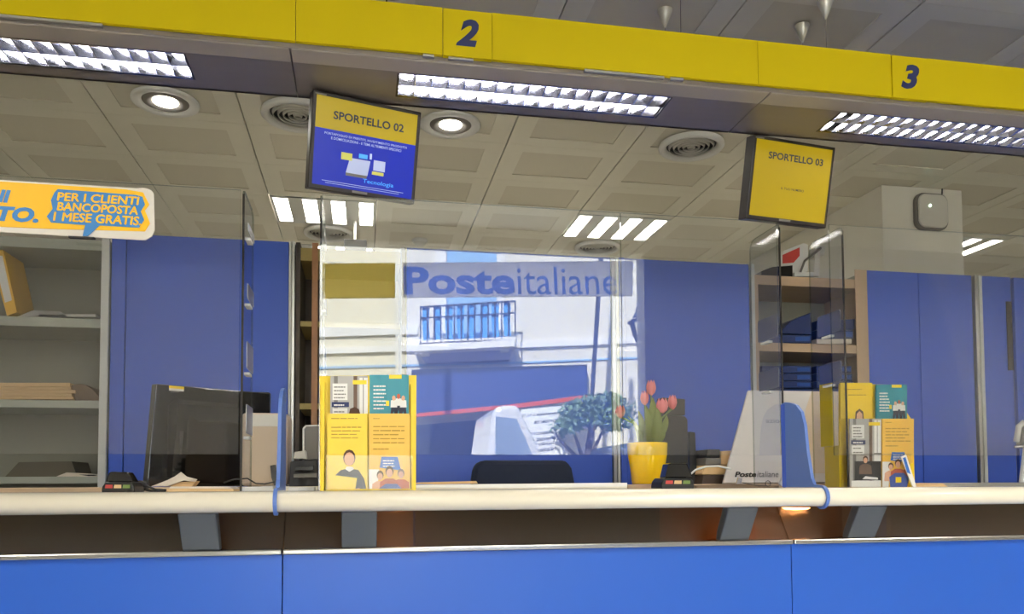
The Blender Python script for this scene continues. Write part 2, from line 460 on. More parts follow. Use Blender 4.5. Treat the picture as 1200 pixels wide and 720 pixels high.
for q in ([(744, 371), (748, 363), (751, 363), (755, 370)], [(748, 363), (748.8, 357), (750.2, 357), (751, 363)], [(746, 393), (754, 392), (752, 402), (749, 402)], [(749, 402), (757, 400), (757, 403), (749, 405)], [(741.5, 376), (743, 376), (747, 394), (746, 394)], [(748.5, 376), (749.5, 376), (750.5, 394), (749.5, 394)]):
    mir_box(pl_, q, .12, 'iron', mb)
mb.build('lantern_cap', lt)
for a, b, lab in ((463.5, 471, 'white post added for the bright line left of the balcony, reflected in the screen'), (719, 723, 'thin white post added for the pale line near the right edge of the reflection')):
    tag(mir_box(PY_(12.6), [(a, 230), (b, 230), (b, 760), (a, 760)], .1, 'facade_white').build('added_post'), lab, 'post', 'white posts added for bright lines in the reflection')  # sunlit poles added to give the bright door-frame lines in the glass
# street tree
tr = thing('street_tree', 'small bushy street tree with forked grey trunk, reflected in the screen', 'tree', (2.2, -8, 0))
TY = 10.8
def tp(x, y, d=0): p = on(1, TY, x, y); p.y = MIR - p.y + d; return p
mb = MB()
base = tp(688, 760)
base.z = 0
for br in ([(684, 540), (676, 505), (668, 482)], [(686, 540), (690, 505), (694, 478)], [(688, 545), (703, 512), (716, 494)], [(680, 540), (660, 515), (652, 500)], [(690, 530), (694, 495), (688, 470)]):
    pts = [base] + [tp(x, y, random.uniform(-.25, .25) * (k > 0)) for k, (x, y) in enumerate(br)]
    mb.tube(pts, [.06, .04, .02, .008], 'bark', 6)
mb.build('trunk', tr)
mb = MB(); rnd = random.Random(3)
for cx, cy, rx, ry, n in ((698, 482, 38, 18, 1300), (666, 498, 15, 11, 340), (720, 492, 20, 14, 260), (706, 474, 18, 11, 300)):
    for _ in range(n):
        a = rnd.uniform(0, 2 * math.pi); r = math.sqrt(rnd.random())
        p = tp(cx + rx * r * math.cos(a), cy + ry * r * math.sin(a), rnd.uniform(-.4, .4))
        u = Vector((rnd.gauss(0, 1), rnd.gauss(0, 1), rnd.gauss(0, 1))).normalized() * .045; v = u.orthogonal().normalized() * .02
        mb.add([p - u, p + v, p + u, p - v], [(0, 1, 2, 3)], 'foliage')
tag(mb.build('foliage', tr, recalc=False), None, kind='stuff')
# parked cars: only their roofs reach into the reflection
def car(name, label, Yv, x0, x1, ytop, body, loc):
    c = thing(name, label, 'car', loc)
    a, b = on(1, Yv, x0, 500), on(1, Yv, x1, 500); zt = on(1, Yv, (x0 + x1) / 2, ytop).z; y = MIR - Yv; W = b.x - a.x
    mb = MB()
    prof = [(a.x - .9, .35), (a.x - .95, .85), (a.x - .1, 1.0), (a.x + W * .12, zt - .06), (a.x + W * .3, zt), (a.x + W * .8, zt), (b.x - .05, zt - .1), (b.x + .45, 1.0), (b.x + .9, .9), (b.x + .9, .35)]
    mb.prism([(px_, y + .75, z) for px_, z in prof], (0, -1.6, 0), body); mb.build('body', c, bevel=.05)
    mb = MB(); mb.prism([(a.x + .06, y + .752, 1.02), (a.x + W * .17, y + .752, zt - .14), (b.x - .12, y + .752, zt - .16), (b.x + .3, y + .752, 1.02)], (0, .01, 0), 'car_glass'); mb.build('window', c)
    for wx in (a.x - .4, b.x + .3):
        MB().cyl((wx, y + .6, .32), (wx, y + .78, .32), .32, 'black', seg=20).build('wheel', c)
car('parked_van', 'white van parked across the street, reflected in the screen', 10.3, 563, 603, 482, 'car_white', (1, -6, 0))
car('parked_car', 'blue car roof low at the right of the reflection in the screen', 7.9, 712, 750, 521, 'car_blue', (1.9, -4, 0))

# ================================================================= PILLAR, BULKHEAD, HEADER
PXL, PXR, PYF = 2.80, 3.30, 3.87
struct('wall_pillar', MB().box(PXL, PXR, PYF, 5.9, 0, H, 'white_wall'))
ZS, YS0, YS1 = 2.33, 2.15, 2.45
sof = struct('trim_1', loc=(0, 2.3, ZS))
FX = [(-1.30, -.485), (.10, .92), (1.495, 2.315), (2.9, 3.72)]
seams = [-3.2, -1.6, -.197, 1.203, 2.6, 4.0, 5.4, 6.8]
for a, b in zip(seams[:-1], seams[1:]):
    a += .0015; b -= .0015
    fx = [q for q in FX if a < q[0] < b]
    mb = MB()
    if fx:
        p, q = fx[0]
        mb.box(a, p, 2.24, YS1, ZS, ZS + .012, 'soffit').box(q, b, 2.24, YS1, ZS, ZS + .012, 'soffit')
        mb.box(p, q, 2.24, 2.25, ZS, ZS + .012, 'soffit').box(p, q, 2.392, YS1, ZS, ZS + .012, 'soffit')
    else: mb.box(a, b, 2.24, YS1, ZS, ZS + .012, 'soffit')
    mb.box(a, b, YS1 - .01, YS1, ZS, ZS + .13, 'soffit')
    mb.build('soffit_panel', sof)
    MB().box(a, b, 2.166, 2.239, ZS - .004, ZS + .014, 'soffit_light').build('soffit_rail', sof, bevel=.004)
MB().box(-3.2, 6.8, YS0 + .012, YS1, ZS + .128, ZS + .135, 'soffit').box(-3.2, 6.8, YS0 + .014, YS0 + .02, ZS - .002, ZS + .13, 'soffit').build('soffit_top', sof)
hd = thing('counter_header', 'long yellow header board over the counters with window numbers 2 and 3', 'sign board', (1, YS0, 2.338))
Z0, Z1 = 2.340, 2.474
xs = [-3.2, -.18, .214, .352, 1.155, 1.6, 1.725, 2.9, 4.6, 6.8]
kinds = 'ppnppnppp'
for a, b, k in zip(xs[:-1], xs[1:], kinds):
    dz = -.002 if k == 'n' else 0
    o = MB().box(a + .0008, b - .0008, YS0 - (.003 if k == 'n' else 0), YS0 + .012, Z0 + dz, Z1 - (.003 if k == 'n' else 0), 'yellow_sign').build('number_plate' if k == 'n' else 'header_panel', hd)
    if k == 'n':
        n = '2' if a < 1 else '3'
        tag(o, 'plate with a dark blue slanted numeral ' + n)
        mb = MB(); cx = (a + b) / 2
        mb.text(n, (cx - .033, YS0 - .0035, Z0 + .028), (.064, 0, 0), (0, 0, .078), 'ink_blue', .045, .28, depth=.0006); mb.build('numeral', o)
for a, b in ((-2.2, -.66), (.16, .19), (.23, .3), (.62, .86), (.88, .92)): MB().box(a, b, YS0 + .002, YS0 + .013, Z0 - .008, Z0 - .001, 'alu').build('mounting_strip', hd)

# louvred twin-tube lights let into the bulkhead
def louvre(x0, x1, label, n=17, bh=.030):
    t = thing('louvre_light', label, 'light', ((x0 + x1) / 2, 2.32, ZS), 'louvred strip lights over the counters')
    y0, y1 = 2.252, 2.39; ym = (y0 + y1) / 2; top = ZS + .075
    mb = MB(); mb.box(x0, x1, y0, y1, top, top + .004, 'mirror'); mb.box(x0, x1, y0 - .002, y0, ZS, top, 'mirror'); mb.box(x0, x1, y1, y1 + .002, ZS, top, 'mirror')
    mb.box(x0 - .006, x0, y0, y1, ZS - .001, top, 'black'); mb.box(x1, x1 + .006, y0, y1, ZS - .001, top, 'black')
    mb.build('housing', t)
    for yc in ((y0 + ym) / 2, (y1 + ym) / 2):
        MB().cyl((x0 + .02, yc, ZS + .052), (x1 - .02, yc, ZS + .052), .008, 'tube', seg=10).build('lamp_tube', t)
    d = MB()                                            # centre divider: a V of polished metal
    for yc, hw in ((y0 + .004, .003), (ym, .006), (y1 - .004, .003)):
        d.prism([(x0, yc - .0008, ZS + .001), (x0, yc + .0008, ZS + .001), (x0, yc + hw, ZS + .034), (x0, yc - hw, ZS + .034)], (x1 - x0, 0, 0), 'mirror')
    d.build('divider', t)
    b0 = MB().prism([(-.0007, y0 + .004, ZS + .002), (.0007, y0 + .004, ZS + .002), (.006, y0 + .004, ZS + bh), (-.006, y0 + .004, ZS + bh)], (0, y1 - y0 - .008, 0), 'mirror')
    b0.v = [v + Vector((t.location.x, 0, 0)) for v in b0.v]
    bl = b0.build('cross_blade', t); bl.location.x = x0 + (x1 - x0) / n - t.location.x
    for k in range(2, n):
        c = bl.copy(); COL.objects.link(c); c.parent = t; c.location.x = x0 + (x1 - x0) * k / n - t.location.x
    return t
louvre(*FX[0], 'louvred twin-tube light in the bulkhead at the upper left corner')
louvre(*FX[1], 'louvred twin-tube light in the bulkhead right of the first hanging screen')
louvre(*FX[2], 'louvred twin-tube light in the bulkhead under number 3', bh=.018)
louvre(*FX[3], 'louvred twin-tube light farther right along the bulkhead, past the frame')

# square luminaires in the tiled ceiling
def luminaire(i, j, label, hall=False):
    x0 = .075 + TW * i + .004; x1 = x0 + TW - .008; y0 = 3.7 + TD * j + .004; y1 = y0 + TD - .008
    t = thing('ceiling_luminaire', label, 'light', ((x0 + x1) / 2, (y0 + y1) / 2, H - .004), 'square four-strip ceiling lights')
    W = x1 - x0; sw = W * .135; gap = (W - .03 - 4 * sw) / 3
    mb = MB(); xx = x0
    bars = [x0 + .015 + k * (sw + gap) for k in range(4)]
    edges = [x0] + [e for b in bars for e in (b, b + sw)] + [x1]
    for a, b in zip(edges[::2], edges[1::2]): mb.box(a, b, y0, y1, H - .004, H + .012, 'white_metal')
    mb.box(x0, x1, y0, y0 + .02, H - .0045, H + .01, 'white_metal'); mb.box(x0, x1, y1 - .02, y1, H - .0045, H + .01, 'white_metal')
    mb.build('frame', t)
    for b in bars:
        o = MB().box(b, b + sw, y0 + .02, y1 - .02, H + .012, H + .016, 'strip_glow').build('light_strip', t)
        m = MB()
        for k in range(1, 9): yy = y0 + .02 + (y1 - y0 - .04) * k / 9; m.box(b, b + sw, yy - .001, yy + .001, H, H + .011, 'mirror')
        m.build('louvre', o)['kind'] = 'stuff'
luminaire(-1, 2, 'square four-strip ceiling light under the first hanging screen')
luminaire(2, 2, 'square four-strip ceiling light in the middle, above the reflection')
luminaire(6, 2, 'square four-strip ceiling light right of the pillar')
luminaire(-1, 4, 'far square ceiling light glimpsed above the open shelf unit, by the white post')
luminaire(2, 4, 'far square ceiling light hidden above the cabinets in the middle')
for (x, y), w_ in zip(((-1.9, -.3), (.7, -.3), (3.2, -.3), (5.6, -.3)), ('leftmost', 'second from left', 'third from left', 'rightmost')):
    t = thing('hall_luminaire', w_ + ' flat ceiling light of the customer hall, behind the viewer', 'light', (x, y, H - .01), 'ceiling lights of the customer hall')
    MB().box(x - .3, x + .3, y - .22, y + .22, H - .012, H - .001, 'white_metal').build('frame', t)
    MB().box(x - .27, x + .27, y - .19, y + .19, H - .016, H - .0125, 'panel_glow').build('diffuser', t)

def downlight(px, py, label):
    c = on(2, H, px, py)
    t = thing('downlight', label, 'light', (c.x, c.y, H), 'round recessed downlights')
    MB().lathe(c, [(.137, 0), (.137, -.006), (.128, -.011), (.105, -.012), (.098, -.008), (.094, -.002), (.094, 0)], 'white_plastic', 40).build('ring', t)
    MB().lathe(c, [(.094, -.003), (.08, -.009), (.07, -.009), (.05, -.001)], 'midgray', 40).build('reflector', t)
    MB().lathe(c, [(.05, -.004), (.035, -.010), (.0, -.012)], 'spot_glow', 32).build('lamp', t)
downlight(194, 119, 'round white downlight glowing under the upper left strip light')
downlight(528, 146, 'round white downlight glowing right of the first hanging screen')
def diffuser(px, py, label, R=.155):
    c = on(2, H, px, py)
    t = thing('air_diffuser', label, 'air vent', (c.x, c.y, H), 'round ceiling air diffusers')
    MB().lathe(c, [(R, 0), (R + .002, -.012), (R - .008, -.024), (R - .024, -.022), (R - .032, -.01), (R - .036, 0)], 'white_plastic', 48).build('rim', t)
    MB().lathe(c, [(R - .036, -.0015), (0, -.0015)], 'black', 32).build('throat', t)
    for k in range(5):
        r = R - .045 - k * .022
        MB().lathe(c, [(r, -.004), (r - .004, -.018), (r - .008, -.02), (r - .003, -.003)], 'offwhite', 40, closed=True).build('ring', t)
diffuser(349, 133, 'round slatted air diffuser half hidden by the first hanging screen')
diffuser(810, 170, 'round slatted air diffuser between the middle light and the second screen')
diffuser(385, 272, 'round slatted air diffuser low by the glass edge under the square light')
diffuser(700, 289, 'round slatted air diffuser seen through the top of the reflection')
c = on(2, H, 492, 281)
t = thing('smoke_detector', 'small white smoke detector on the ceiling above the reflection', 'smoke detector', (c.x, c.y, H))
MB().lathe(c, [(.05, 0), (.052, -.012), (.045, -.022)], 'white_plastic', 28).build('base', t)
MB().lathe(c, [(.042, -.02), (.03, -.04), (.0, -.044)], 'offwhite', 28).build('sensor_head', t)
t = thing('projector_box', 'small flat black box hanging from the ceiling at the reflection\'s top left', 'camera box', on(1, 4.9, 416, 290))
pp = PY_(4.9); MB().px(pp, [(403, 280), (430, 281), (430, 290), (403, 289)], .12, 'black').build('case', t, bevel=.003)
p = on(1, 4.95, 416, 284); MB().cyl((p.x, 4.95, p.z), (p.x, 4.95, H), .008, 'white_metal', seg=8).build('hanger', t)

# suspension cones and wires of the header
for (px, py, lab) in ((779, 12, 'metal ceiling cone with wire just right of the frame\'s middle top'), (797, -22, 'metal ceiling cone mostly above the frame, with a thin wire'), (967, 2, 'upper right metal ceiling cone of the close pair'), (940, 30, 'lower left metal ceiling cone of the close pair')):
    c = on(2, H, px, py)
    t = thing('suspension_cone', lab, 'ceiling mount', (c.x, c.y, H), 'metal cones holding the header wires')
    MB().lathe(c, [(.026, 0), (.026, -.003), (.004, -.062), (0, -.063)], 'cone_metal', 24).build('cone', t)
    MB().cyl((c.x, c.y, H - .06), (c.x, c.y, 2.465), .0012, 'midgray', seg=6).build('wire', t)

# wifi box on the pillar
pw = PY_(PYF)
cc = pw.hit(1088, 250)
t = thing('access_point', 'rounded grey wireless box with a lit dot on the white pillar', 'wifi box', (cc.x, PYF, cc.z - .09))
def rrect(cx, cz, w, h, r, n=6):
    out = []
    for sx, sz, a0 in ((1, 1, 0), (-1, 1, 90), (-1, -1, 180), (1, -1, 270)):
        for k in range(n + 1):
            a = math.radians(a0 + 90 * k / n); out.append((cx + sx * (w / 2 - r) + r * math.cos(a), cz + sz * (h / 2 - r) + r * math.sin(a)))
    return out
MB().prism([(x, PYF - .002, z) for x, z in rrect(cc.x, cc.z, .2, .205, .05)], (0, -.03, 0), 'midgray').build('back_shell', t, bevel=.005)
MB().prism([(x, PYF - .03, z) for x, z in rrect(cc.x, cc.z, .182, .188, .045)], (0, -.012, 0), 'offwhite').build('cover', t, bevel=.008)
q = on(1, PYF - .043, 1090, 241); MB().cyl(q, q + Vector((0, -.002, 0)), .006, 'led', seg=12).build('indicator', t)
q = on(1, PYF - .01, 1103, 224); MB().tube([(q.x - .01, PYF - .01, cc.z + .09), (q.x + .005, PYF - .01, cc.z + .11), (q.x + .008, PYF - .008, H)], .003, 'darkgray').build('cable', t)

# ================================================================= HANGING SCREENS
def screen(px, W, Hh, p0, label, content):
    x, y, z, th, ph = p0
    r = Vector((math.cos(th), math.sin(th), 0)); n0 = Vector((math.sin(th), -math.cos(th), 0))
    u = Vector((0, 0, 1)) * math.cos(ph) + n0 * math.sin(ph); n = r.cross(u)
    T = Vector((x, y, z))
    def P(a, b, c=0): return T + r * (a * W) - u * (b * Hh) + n * c
    t = thing('hanging_monitor', label, 'monitor', P(.5, 1), 'monitors hung over the counters')
    MB().prism([P(0, 0), P(1, 0), P(1, 1), P(0, 1)], -n * .045, 'bezel').build('case', t, bevel=.003)
    sc_ = MB(); content(sc_, P); sc_.build('screen', t, recalc=False)
    MB().prism([P(.4, 1 - .045, .0006), P(.54, 1 - .045, .0006), P(.54, 1 - .02, .0006), P(.4, 1 - .02, .0006)], n * .0004, 'midgray').prism([P(.02, .02, .0006), P(.12, .02, .0006), P(.12, .035, .0006), P(.02, .035, .0006)], n * .0004, 'midgray').build('maker_plate', t)
    b = MB(); c = P(.5, .35) - n * .045
    b.prism([P(.38, .2) - n * .045, P(.62, .2) - n * .045, P(.62, .55) - n * .045, P(.38, .55) - n * .045], -n * .012, 'darkgray')
    b.cyl(c - n * .01, (c.x - n.x * .04, c.y - n.y * .04, ZS), .012, 'darkgray', seg=10); b.build('bracket', t)
    return t
def quad(mb, P, a0, b0, a1, b1, m, c=.001): mb.add([P(a0, b1, c), P(a1, b1, c), P(a1, b0, c), P(a0, b0, c)], [(0, 1, 2, 3)], m)
def ptext(mb, P, s, a0, b0, a1, h, m, bold=0, c=.002): mb.text(s, P(a0, b0, c), P(a1, b0, c) - P(a0, b0, c), P(a0, b0 - h, c) - P(a0, b0, c), m, bold)
def content1(mb, P):
    quad(mb, P, .035, .04, .965, .365, 'scr_yellow'); quad(mb, P, .035, .365, .965, .95, 'scr_blue')
    ptext(mb, P, 'SPORTELLO 02', .19, .255, .84, .085, 'scr_ink', .025)
    ptext(mb, P, 'PORTAFOGLIO DI PRESTITI, INVESTIMENTO PRODOTTI', .12, .425, .88, .027, 'scr_white', .01)
    ptext(mb, P, 'E DOMICILIAZIONI - E TEMI ALTRIMENTI SPECIFICI', .18, .465, .83, .027, 'scr_white', .01)
    mb.add([P(.33, .78, .0016), P(.53, .78, .0016), P(.55, .62, .0016), P(.36, .62, .0016)], [(0, 1, 2, 3)], 'scr_white')
    mb.add([P(.33, .81, .0014), P(.52, .81, .0014), P(.53, .78, .0014), P(.33, .78, .0014)], [(0, 1, 2, 3)], 'midgray')
    quad(mb, P, .28, .575, .38, .65, 'scr_yell', .002); quad(mb, P, .44, .56, .52, .605, 'scr_cyan', .002); quad(mb, P, .54, .54, .56, .6, 'scr_white', .002)
    quad(mb, P, .58, .6, .69, .71, 'scr_white', .0016); quad(mb, P, .57, .72, .68, .755, 'scr_yell', .002)
    ptext(mb, P, 'Tecnologia', .49, .87, .78, .055, 'scr_cyan', .005)
    for k in range(2): quad(mb, P, .12 + .03 * k, .895 + .02 * k, .88 - .04 * k, .9 + .02 * k, 'scr_white', .0015)
def content2(mb, P):
    quad(mb, P, .035, .04, .965, .95, 'scr_yellow2')
    ptext(mb, P, 'SPORTELLO 03', .19, .255, .86, .085, 'scr_ink', .025)
    ptext(mb, P, 'IL TUO NUMERO', .38, .60, .66, .028, 'scr_ink', .006)
SCR1 = (-.147, 2.365, 2.318, .272, .245); SCR2 = (1.287, 2.43, 2.322, .145, .207)
screen([], .337, .279, SCR1, 'hanging monitor with yellow and blue screen for counter 02', content1)
screen([], .335, .274, SCR2, 'hanging monitor with plain yellow screen for counter 03', content2)

# ================================================================= BACK CABINETS
YC, ZC = 3.5, 2.2
def cx(px): return on(1, YC, px, 430).x
def cz(py, px=600): return on(1, YC, px, py).z
def cabinet(name, label, px0, px1, doors, posts=(), handles=()):
    a, b = cx(px0), cx(px1)
    t = thing(name, label, 'cabinet', ((a + b) / 2, YC + .17, 0))
    MB().box(a, b, YC + .022, YC + .34, 0, ZC - .002, 'gray_back').build('body', t)
    for p, q in doors:
        MB().box(cx(p) + .002, cx(q) - .002, YC, YC + .02, .06, ZC, 'blue_door').build('door', t, bevel=.0015)
    for p, q, m in posts:
        MB().box(cx(p), cx(q), YC - .012, YC + .02, .02, ZC, m).build('post', t, bevel=.002)
    for p, q, y0, y1 in handles:
        MB().box(cx(p), cx(q), YC - .006, YC + .002, cz(y1), cz(y0), 'darkgray').build('handle', t)
    return t
cabinet('blue_cabinet', 'tall blue cabinet between the left open shelves and the narrow dark shelves', 127, 345, [(128, 146), (146, 338)], [(338, 341, 'white_metal'), (341.3, 345, 'alu')])
cabinet('blue_cabinet', 'tall blue cabinet behind the reflection and the tulips', 476, 885, [(476, 717), (733, 880)], [(717, 721, 'alu'), (722, 725, 'white_metal'), (726, 732.5, 'blue_door'), (881, 885, 'white_metal')])
cabinet('blue_cabinet', 'tall blue double-door cabinet under the white pillar', 1018, 1152, [(1018, 1079), (1079, 1142)], [(1143.5, 1147, 'alu'), (1148, 1152, 'white_metal')])
cabinet('blue_cabinet', 'tall blue cabinet at the right edge with a slim handle slot', 1153, 1290, [(1153, 1188), (1191, 1290)], [], [(1181, 1187, 329, 420)])

def shelf_unit(name, label, px0, px1, side, back, boards, sidem, ztop, dividers=(), post=None, ydepth=.34, boardm=None, sw=(4, 4)):
    a, b = cx(px0), cx(px1)
    t = thing(name, label, 'shelf', ((a + b) / 2, YC + .17, 0))
    MB().box(a, b, YC + ydepth - .01, YC + ydepth, 0, ztop, back).build('back_panel', t)
    MB().box(a, a + .018, YC, YC + ydepth - .012, 0, ztop, sidem).build('side_panel', t)
    MB().box(b - .018 if post is None else b - .02, b, YC, YC + ydepth - .012, 0, ztop, sidem).build('side_panel', t)
    for z0, z1 in boards:
        MB().box(a + .019, b - .021, YC + .004, YC + ydepth - .012, z0, z1, boardm or sidem).build('shelf_board', t, bevel=.001)
    for p, q, m in dividers:
        MB().box(cx(p), cx(q), YC - .002, YC + .02, 0, ztop + .001, m).build('divider', t)
    if post: MB().box(b - .026, b + .004, YC - .016, YC - .002, 0, ztop + .01, post).build('post', t, bevel=.002)
    return t
left_unit = shelf_unit('open_shelves', 'grey open shelves at the left edge with folders and papers', -260, 126, None, 'gray_back',
    [(cz(291, 60), cz(279, 60)), (cz(383, 60), cz(372, 60)), (cz(478, 60), cz(469, 60)), (cz(567, 60), cz(559, 60)), (.6, .62), (.1, .12)], 'gray_shelf', cz(279, 60), post='white_metal')
mid_unit = shelf_unit('open_shelves', 'narrow dark open shelves right of the blue cabinet, partly behind the glass', 346, 475, None, 'dark_back',
    [(cz(316), cz(302)), (cz(390), cz(384)), (cz(483), cz(476)), (.6, .62), (.1, .12)], 'dark_back', ZC, dividers=[(365, 372, 'brown_wood')], boardm='olive')
MB().box(cx(374), cx(470), YC + .3, YC + .32, cz(483), cz(316), 'olive').build('bay_back', mid_unit)
right_unit = shelf_unit('open_shelves', 'oak open shelves with blue binders beside the second glass screens', 886, 1017, None, 'gray_back',
    [(cz(336, 950), cz(325, 950)), (cz(413, 950), cz(403, 950)), (cz(500, 950), cz(490, 950)), (.6, .62), (.1, .12)], 'oak', cz(325, 950), boardm='oak')
MB().box(cx(1004), cx(1018), YC - .004, YC - .001, 0, ZC, 'oak').build('end_strip', right_unit)

# on the left shelves
def stuffed(name, label, cat, Y, polys, bevel=0, group=None):
    pl = PY_(Y); mb = MB()
    for pts, th, m in polys: mb.px(pl, pts, th, m)
    return tag(mb.build(name, bevel=bevel), label, cat, group)
t = thing('lever_binder', 'yellow-spined binder leaning at the left edge of the open shelves', 'binder', on(1, 3.56, 10, 370))
ph = PY_(3.56); MB().px(ph, [(-14, 290), (3, 290), (20, 366), (8, 370.5)], .2, 'leaf_orange').build('cover', t, bevel=.002)
MB().px(ph, [(-8, 300), (3, 300), (14, 352), (6, 355)], -.001, 'leaf_white').build('spine_label', t)
zb = lambda py: cz(py, 60)
for k, (x1, y1, y0, m) in enumerate(((86, 468.6, 465.5, 'paper_tan'), (84, 465.2, 462, 'paper_tan'), (88, 461.7, 458, 'paper_tan'), (83, 457.6, 454.6, 'paper_tan'), (82, 454.2, 449.5, 'paper_tan'))):
    tag(MB().px(PY_(3.53 + .004 * (k % 2)), [(-40, y0 - .6), (x1, y0 - .6), (x1, y1 - .6), (-40, y1 - .6)], .24, m).build('tan_folder', bevel=.001),
        ['bottom tan folder of the stack on the left shelves', 'tan folder second from the bottom of the shelf stack', 'wider tan folder in the middle of the shelf stack', 'tan folder second from the top of the shelf stack', 'topmost tan folder of the stack on the left shelves'][k], 'folder', 'tan folders stacked on the left shelves')
mb = MB(); pts = []
for k in range(9):
    a = k / 8; pts.append((84 + 34 * a, 452 + 17 * a ** 2.2 - 4 * math.sin(a * 3)))
mb.px(PY_(3.54), pts + [(118, 469.5), (88, 469.5)], .2, 'paper_brown')
tag(mb.build('wrapping_paper', bevel=.001), 'crumpled brown paper bag beside the tan folders', 'paper bag')
stuffed('plastic_sleeve', 'papers in a clear sleeve lying on the upper left shelf', 'papers', 3.55, [([(18, 372), (38, 364), (70, 365), (80, 372)], .2, 'leaf_gray'), ([(44, 371.6), (112, 371.6), (112, 368.5), (46, 368.5)], .2, 'offwhite')])
stuffed('flat_box', 'flat dark cardboard box on the lowest left shelf', 'box', 3.56, [([(6, 559), (22, 542), (84, 541), (90, 559)], .2, 'cardboard')])
stuffed('paper_sheets', 'white sheets with a dark edge on the lowest left shelf', 'papers', 3.53, [([(66, 558.7), (78, 554), (112, 556), (116, 558.7)], .12, 'paper'), ([(92, 556.4), (110, 556.6), (116, 558.2), (104, 558.2)], -.002, 'black')])

# on the oak shelves: blue binders lying and leaning
def binder(label, pts, Y, m='binder_blue', spine=None, th=.26):
    t = thing('blue_binder', label, 'binder', on(1, Y, pts[0][0], pts[0][1]), 'blue binders on the oak shelves')
    MB().px(PY_(Y), pts, th, m).build('cover', t, bevel=.002)
    if spine: MB().px(PY_(Y), spine, -.0015, 'binder_light').build('spine_label', t)
binder('blue binder lying at the left of the upper oak shelf', [(891, 402), (951, 402.2), (951, 393), (891, 392)], 3.52, spine=[(932, 400), (949, 400), (949, 395), (932, 395)])
binder('blue binder leaning up on the lying one, upper oak shelf', [(912, 391), (951, 392), (951, 366), (926, 377)], 3.54)
binder('blue binder lying lowest at the right of the upper oak shelf', [(957, 397), (1000, 397), (1000, 387), (957, 387)], 3.52, spine=[(988, 395), (999, 395), (999, 389), (988, 389)])
binder('blue binder on top of the right pile, upper oak shelf', [(957, 386.4), (1001, 386.4), (1002, 374), (957, 376)], 3.53)
stuffed('paper_ream', 'white papers under the right blue binders on the upper oak shelf', 'papers', 3.52, [([(957, 403), (998, 403), (998, 397.5), (957, 397.5)], .24, 'paper')])
lab = ['lowest', 'middle', 'upper']
for k, (yb, yt) in enumerate(((455, 447), (446.5, 438), (437.5, 429))):
    binder('blue binder lying %s in the left pile of the lower oak shelf' % lab[k], [(893, yb), (951, yb), (951, yt), (893, yt)], 3.52 + .004 * k, spine=[(934, yb - 2), (949, yb - 2), (949, yt + 2), (934, yt + 2)])
    binder('blue binder lying %s in the right pile of the lower oak shelf' % lab[k], [(957, yb), (1000 - k, yb), (1000 - k, yt), (957, yt)], 3.52 + .004 * k, spine=[(986, yb - 2), (997, yb - 2), (997, yt + 2), (986, yt + 2)])
stuffed('box_file', 'dark box file at the bottom of the lower oak shelf', 'box', 3.53, [([(893, 490), (1000, 490), (1000, 456), (893, 456)], .26, 'binder_blue')], .003)
# on top of the oak shelves
stuffed('black_box', 'small black box on top of the oak shelves', 'box', 3.55, [([(892, 324.5), (929, 324.5), (929, 311), (905, 313), (892, 318)], .2, 'black')], .002)
t = thing('framed_picture', 'red picture in a white frame leaning on top of the oak shelves', 'picture', on(1, 3.6, 930, 325))
ph = PY_(3.6); MB().px(ph, [(914, 312), (918, 294), (942, 285), (947, 287), (947, 318), (940, 320), (914, 323)], .02, 'white_plastic').build('frame', t, bevel=.002)
MB().px(ph, [(917, 309), (917, 299), (937, 290), (937, 300), (930, 308)], -.001, 'red').build('picture', t)
t = thing('desk_lamp', 'small white angled lamp on top of the oak shelves', 'lamp', on(1, 3.56, 950, 325))
ph = PY_(3.56); MB().px(ph, [(931, 324), (958, 324), (958, 319), (931, 319)], .1, 'white_plastic').build('base', t, bevel=.002)
MB().tube([ph.hit(938, 319), ph.hit(943, 306), ph.hit(962, 291)], .006, 'midgray').build('arm', t)
MB().px(ph, [(956, 294), (959, 287), (968, 289), (966, 299), (958, 300)], .08, 'offwhite').build('lamp_head', t, bevel=.002)
MB().px(ph, [(954, 324), (956, 283), (959, 280), (974, 277), (974, 283), (961, 286), (960, 324)], .01, 'clear_white').build('back_plate', t)

# ================================================================= COUNTER
ZT = 1.14; X0, X1 = -1.9, 5.2
base = thing('service_counter', 'long blue-fronted service counter with smoked glass strip and steel rail', 'counter', (1.5, 1.9, 0))
seam = [X0, on(1, 1.86, 331, 680).x, on(1, 1.86, 928, 680).x, 2.34, 3.7, X1]
for a, b in zip(seam[:-1], seam[1:]):
    a += .0012; b -= .0012
    MB().box(a, b, 1.86, 1.88, .08, .997, 'blue_panel').build('front_panel', base, bevel=.001)
    MB().box(a, b, 1.845, 1.885, .998, 1.010, 'steel').build('rail', base, bevel=.003)
    MB().prism([(a, 1.872, 1.010), (a, 1.880, 1.010), (a, 1.94, 1.098), (a, 1.932, 1.098)], (b - a, 0, 0), 'smoked').build('smoked_panel', base)
MB().box(X0, X1, 1.92, 1.94, 0, .08, 'black').build('plinth', base)
def ux(px): return on(1, 2.2, px, 620).x
for a, b, m, Y in ((-120, 226, 'dark_wood', 2.12), (226, 333, 'brown_wood', 2.3), (333, 440, 'dark_wood', 2.2), (440, 486, 'oak', 2.24), (486, 768, 'dark_wood', 2.16), (768, 905, 'brown_wood', 2.3), (905, 1024, 'oak', 2.36), (1024, 1400, 'dark_wood', 2.12)):  # paler oak at the lit stretch puts part of the glow into its colour
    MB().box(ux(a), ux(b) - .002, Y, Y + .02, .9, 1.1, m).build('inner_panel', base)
MB().box(X0, X1, 1.9, 2.4, .885, .9, 'dark_wood').build('inner_shelf', base)
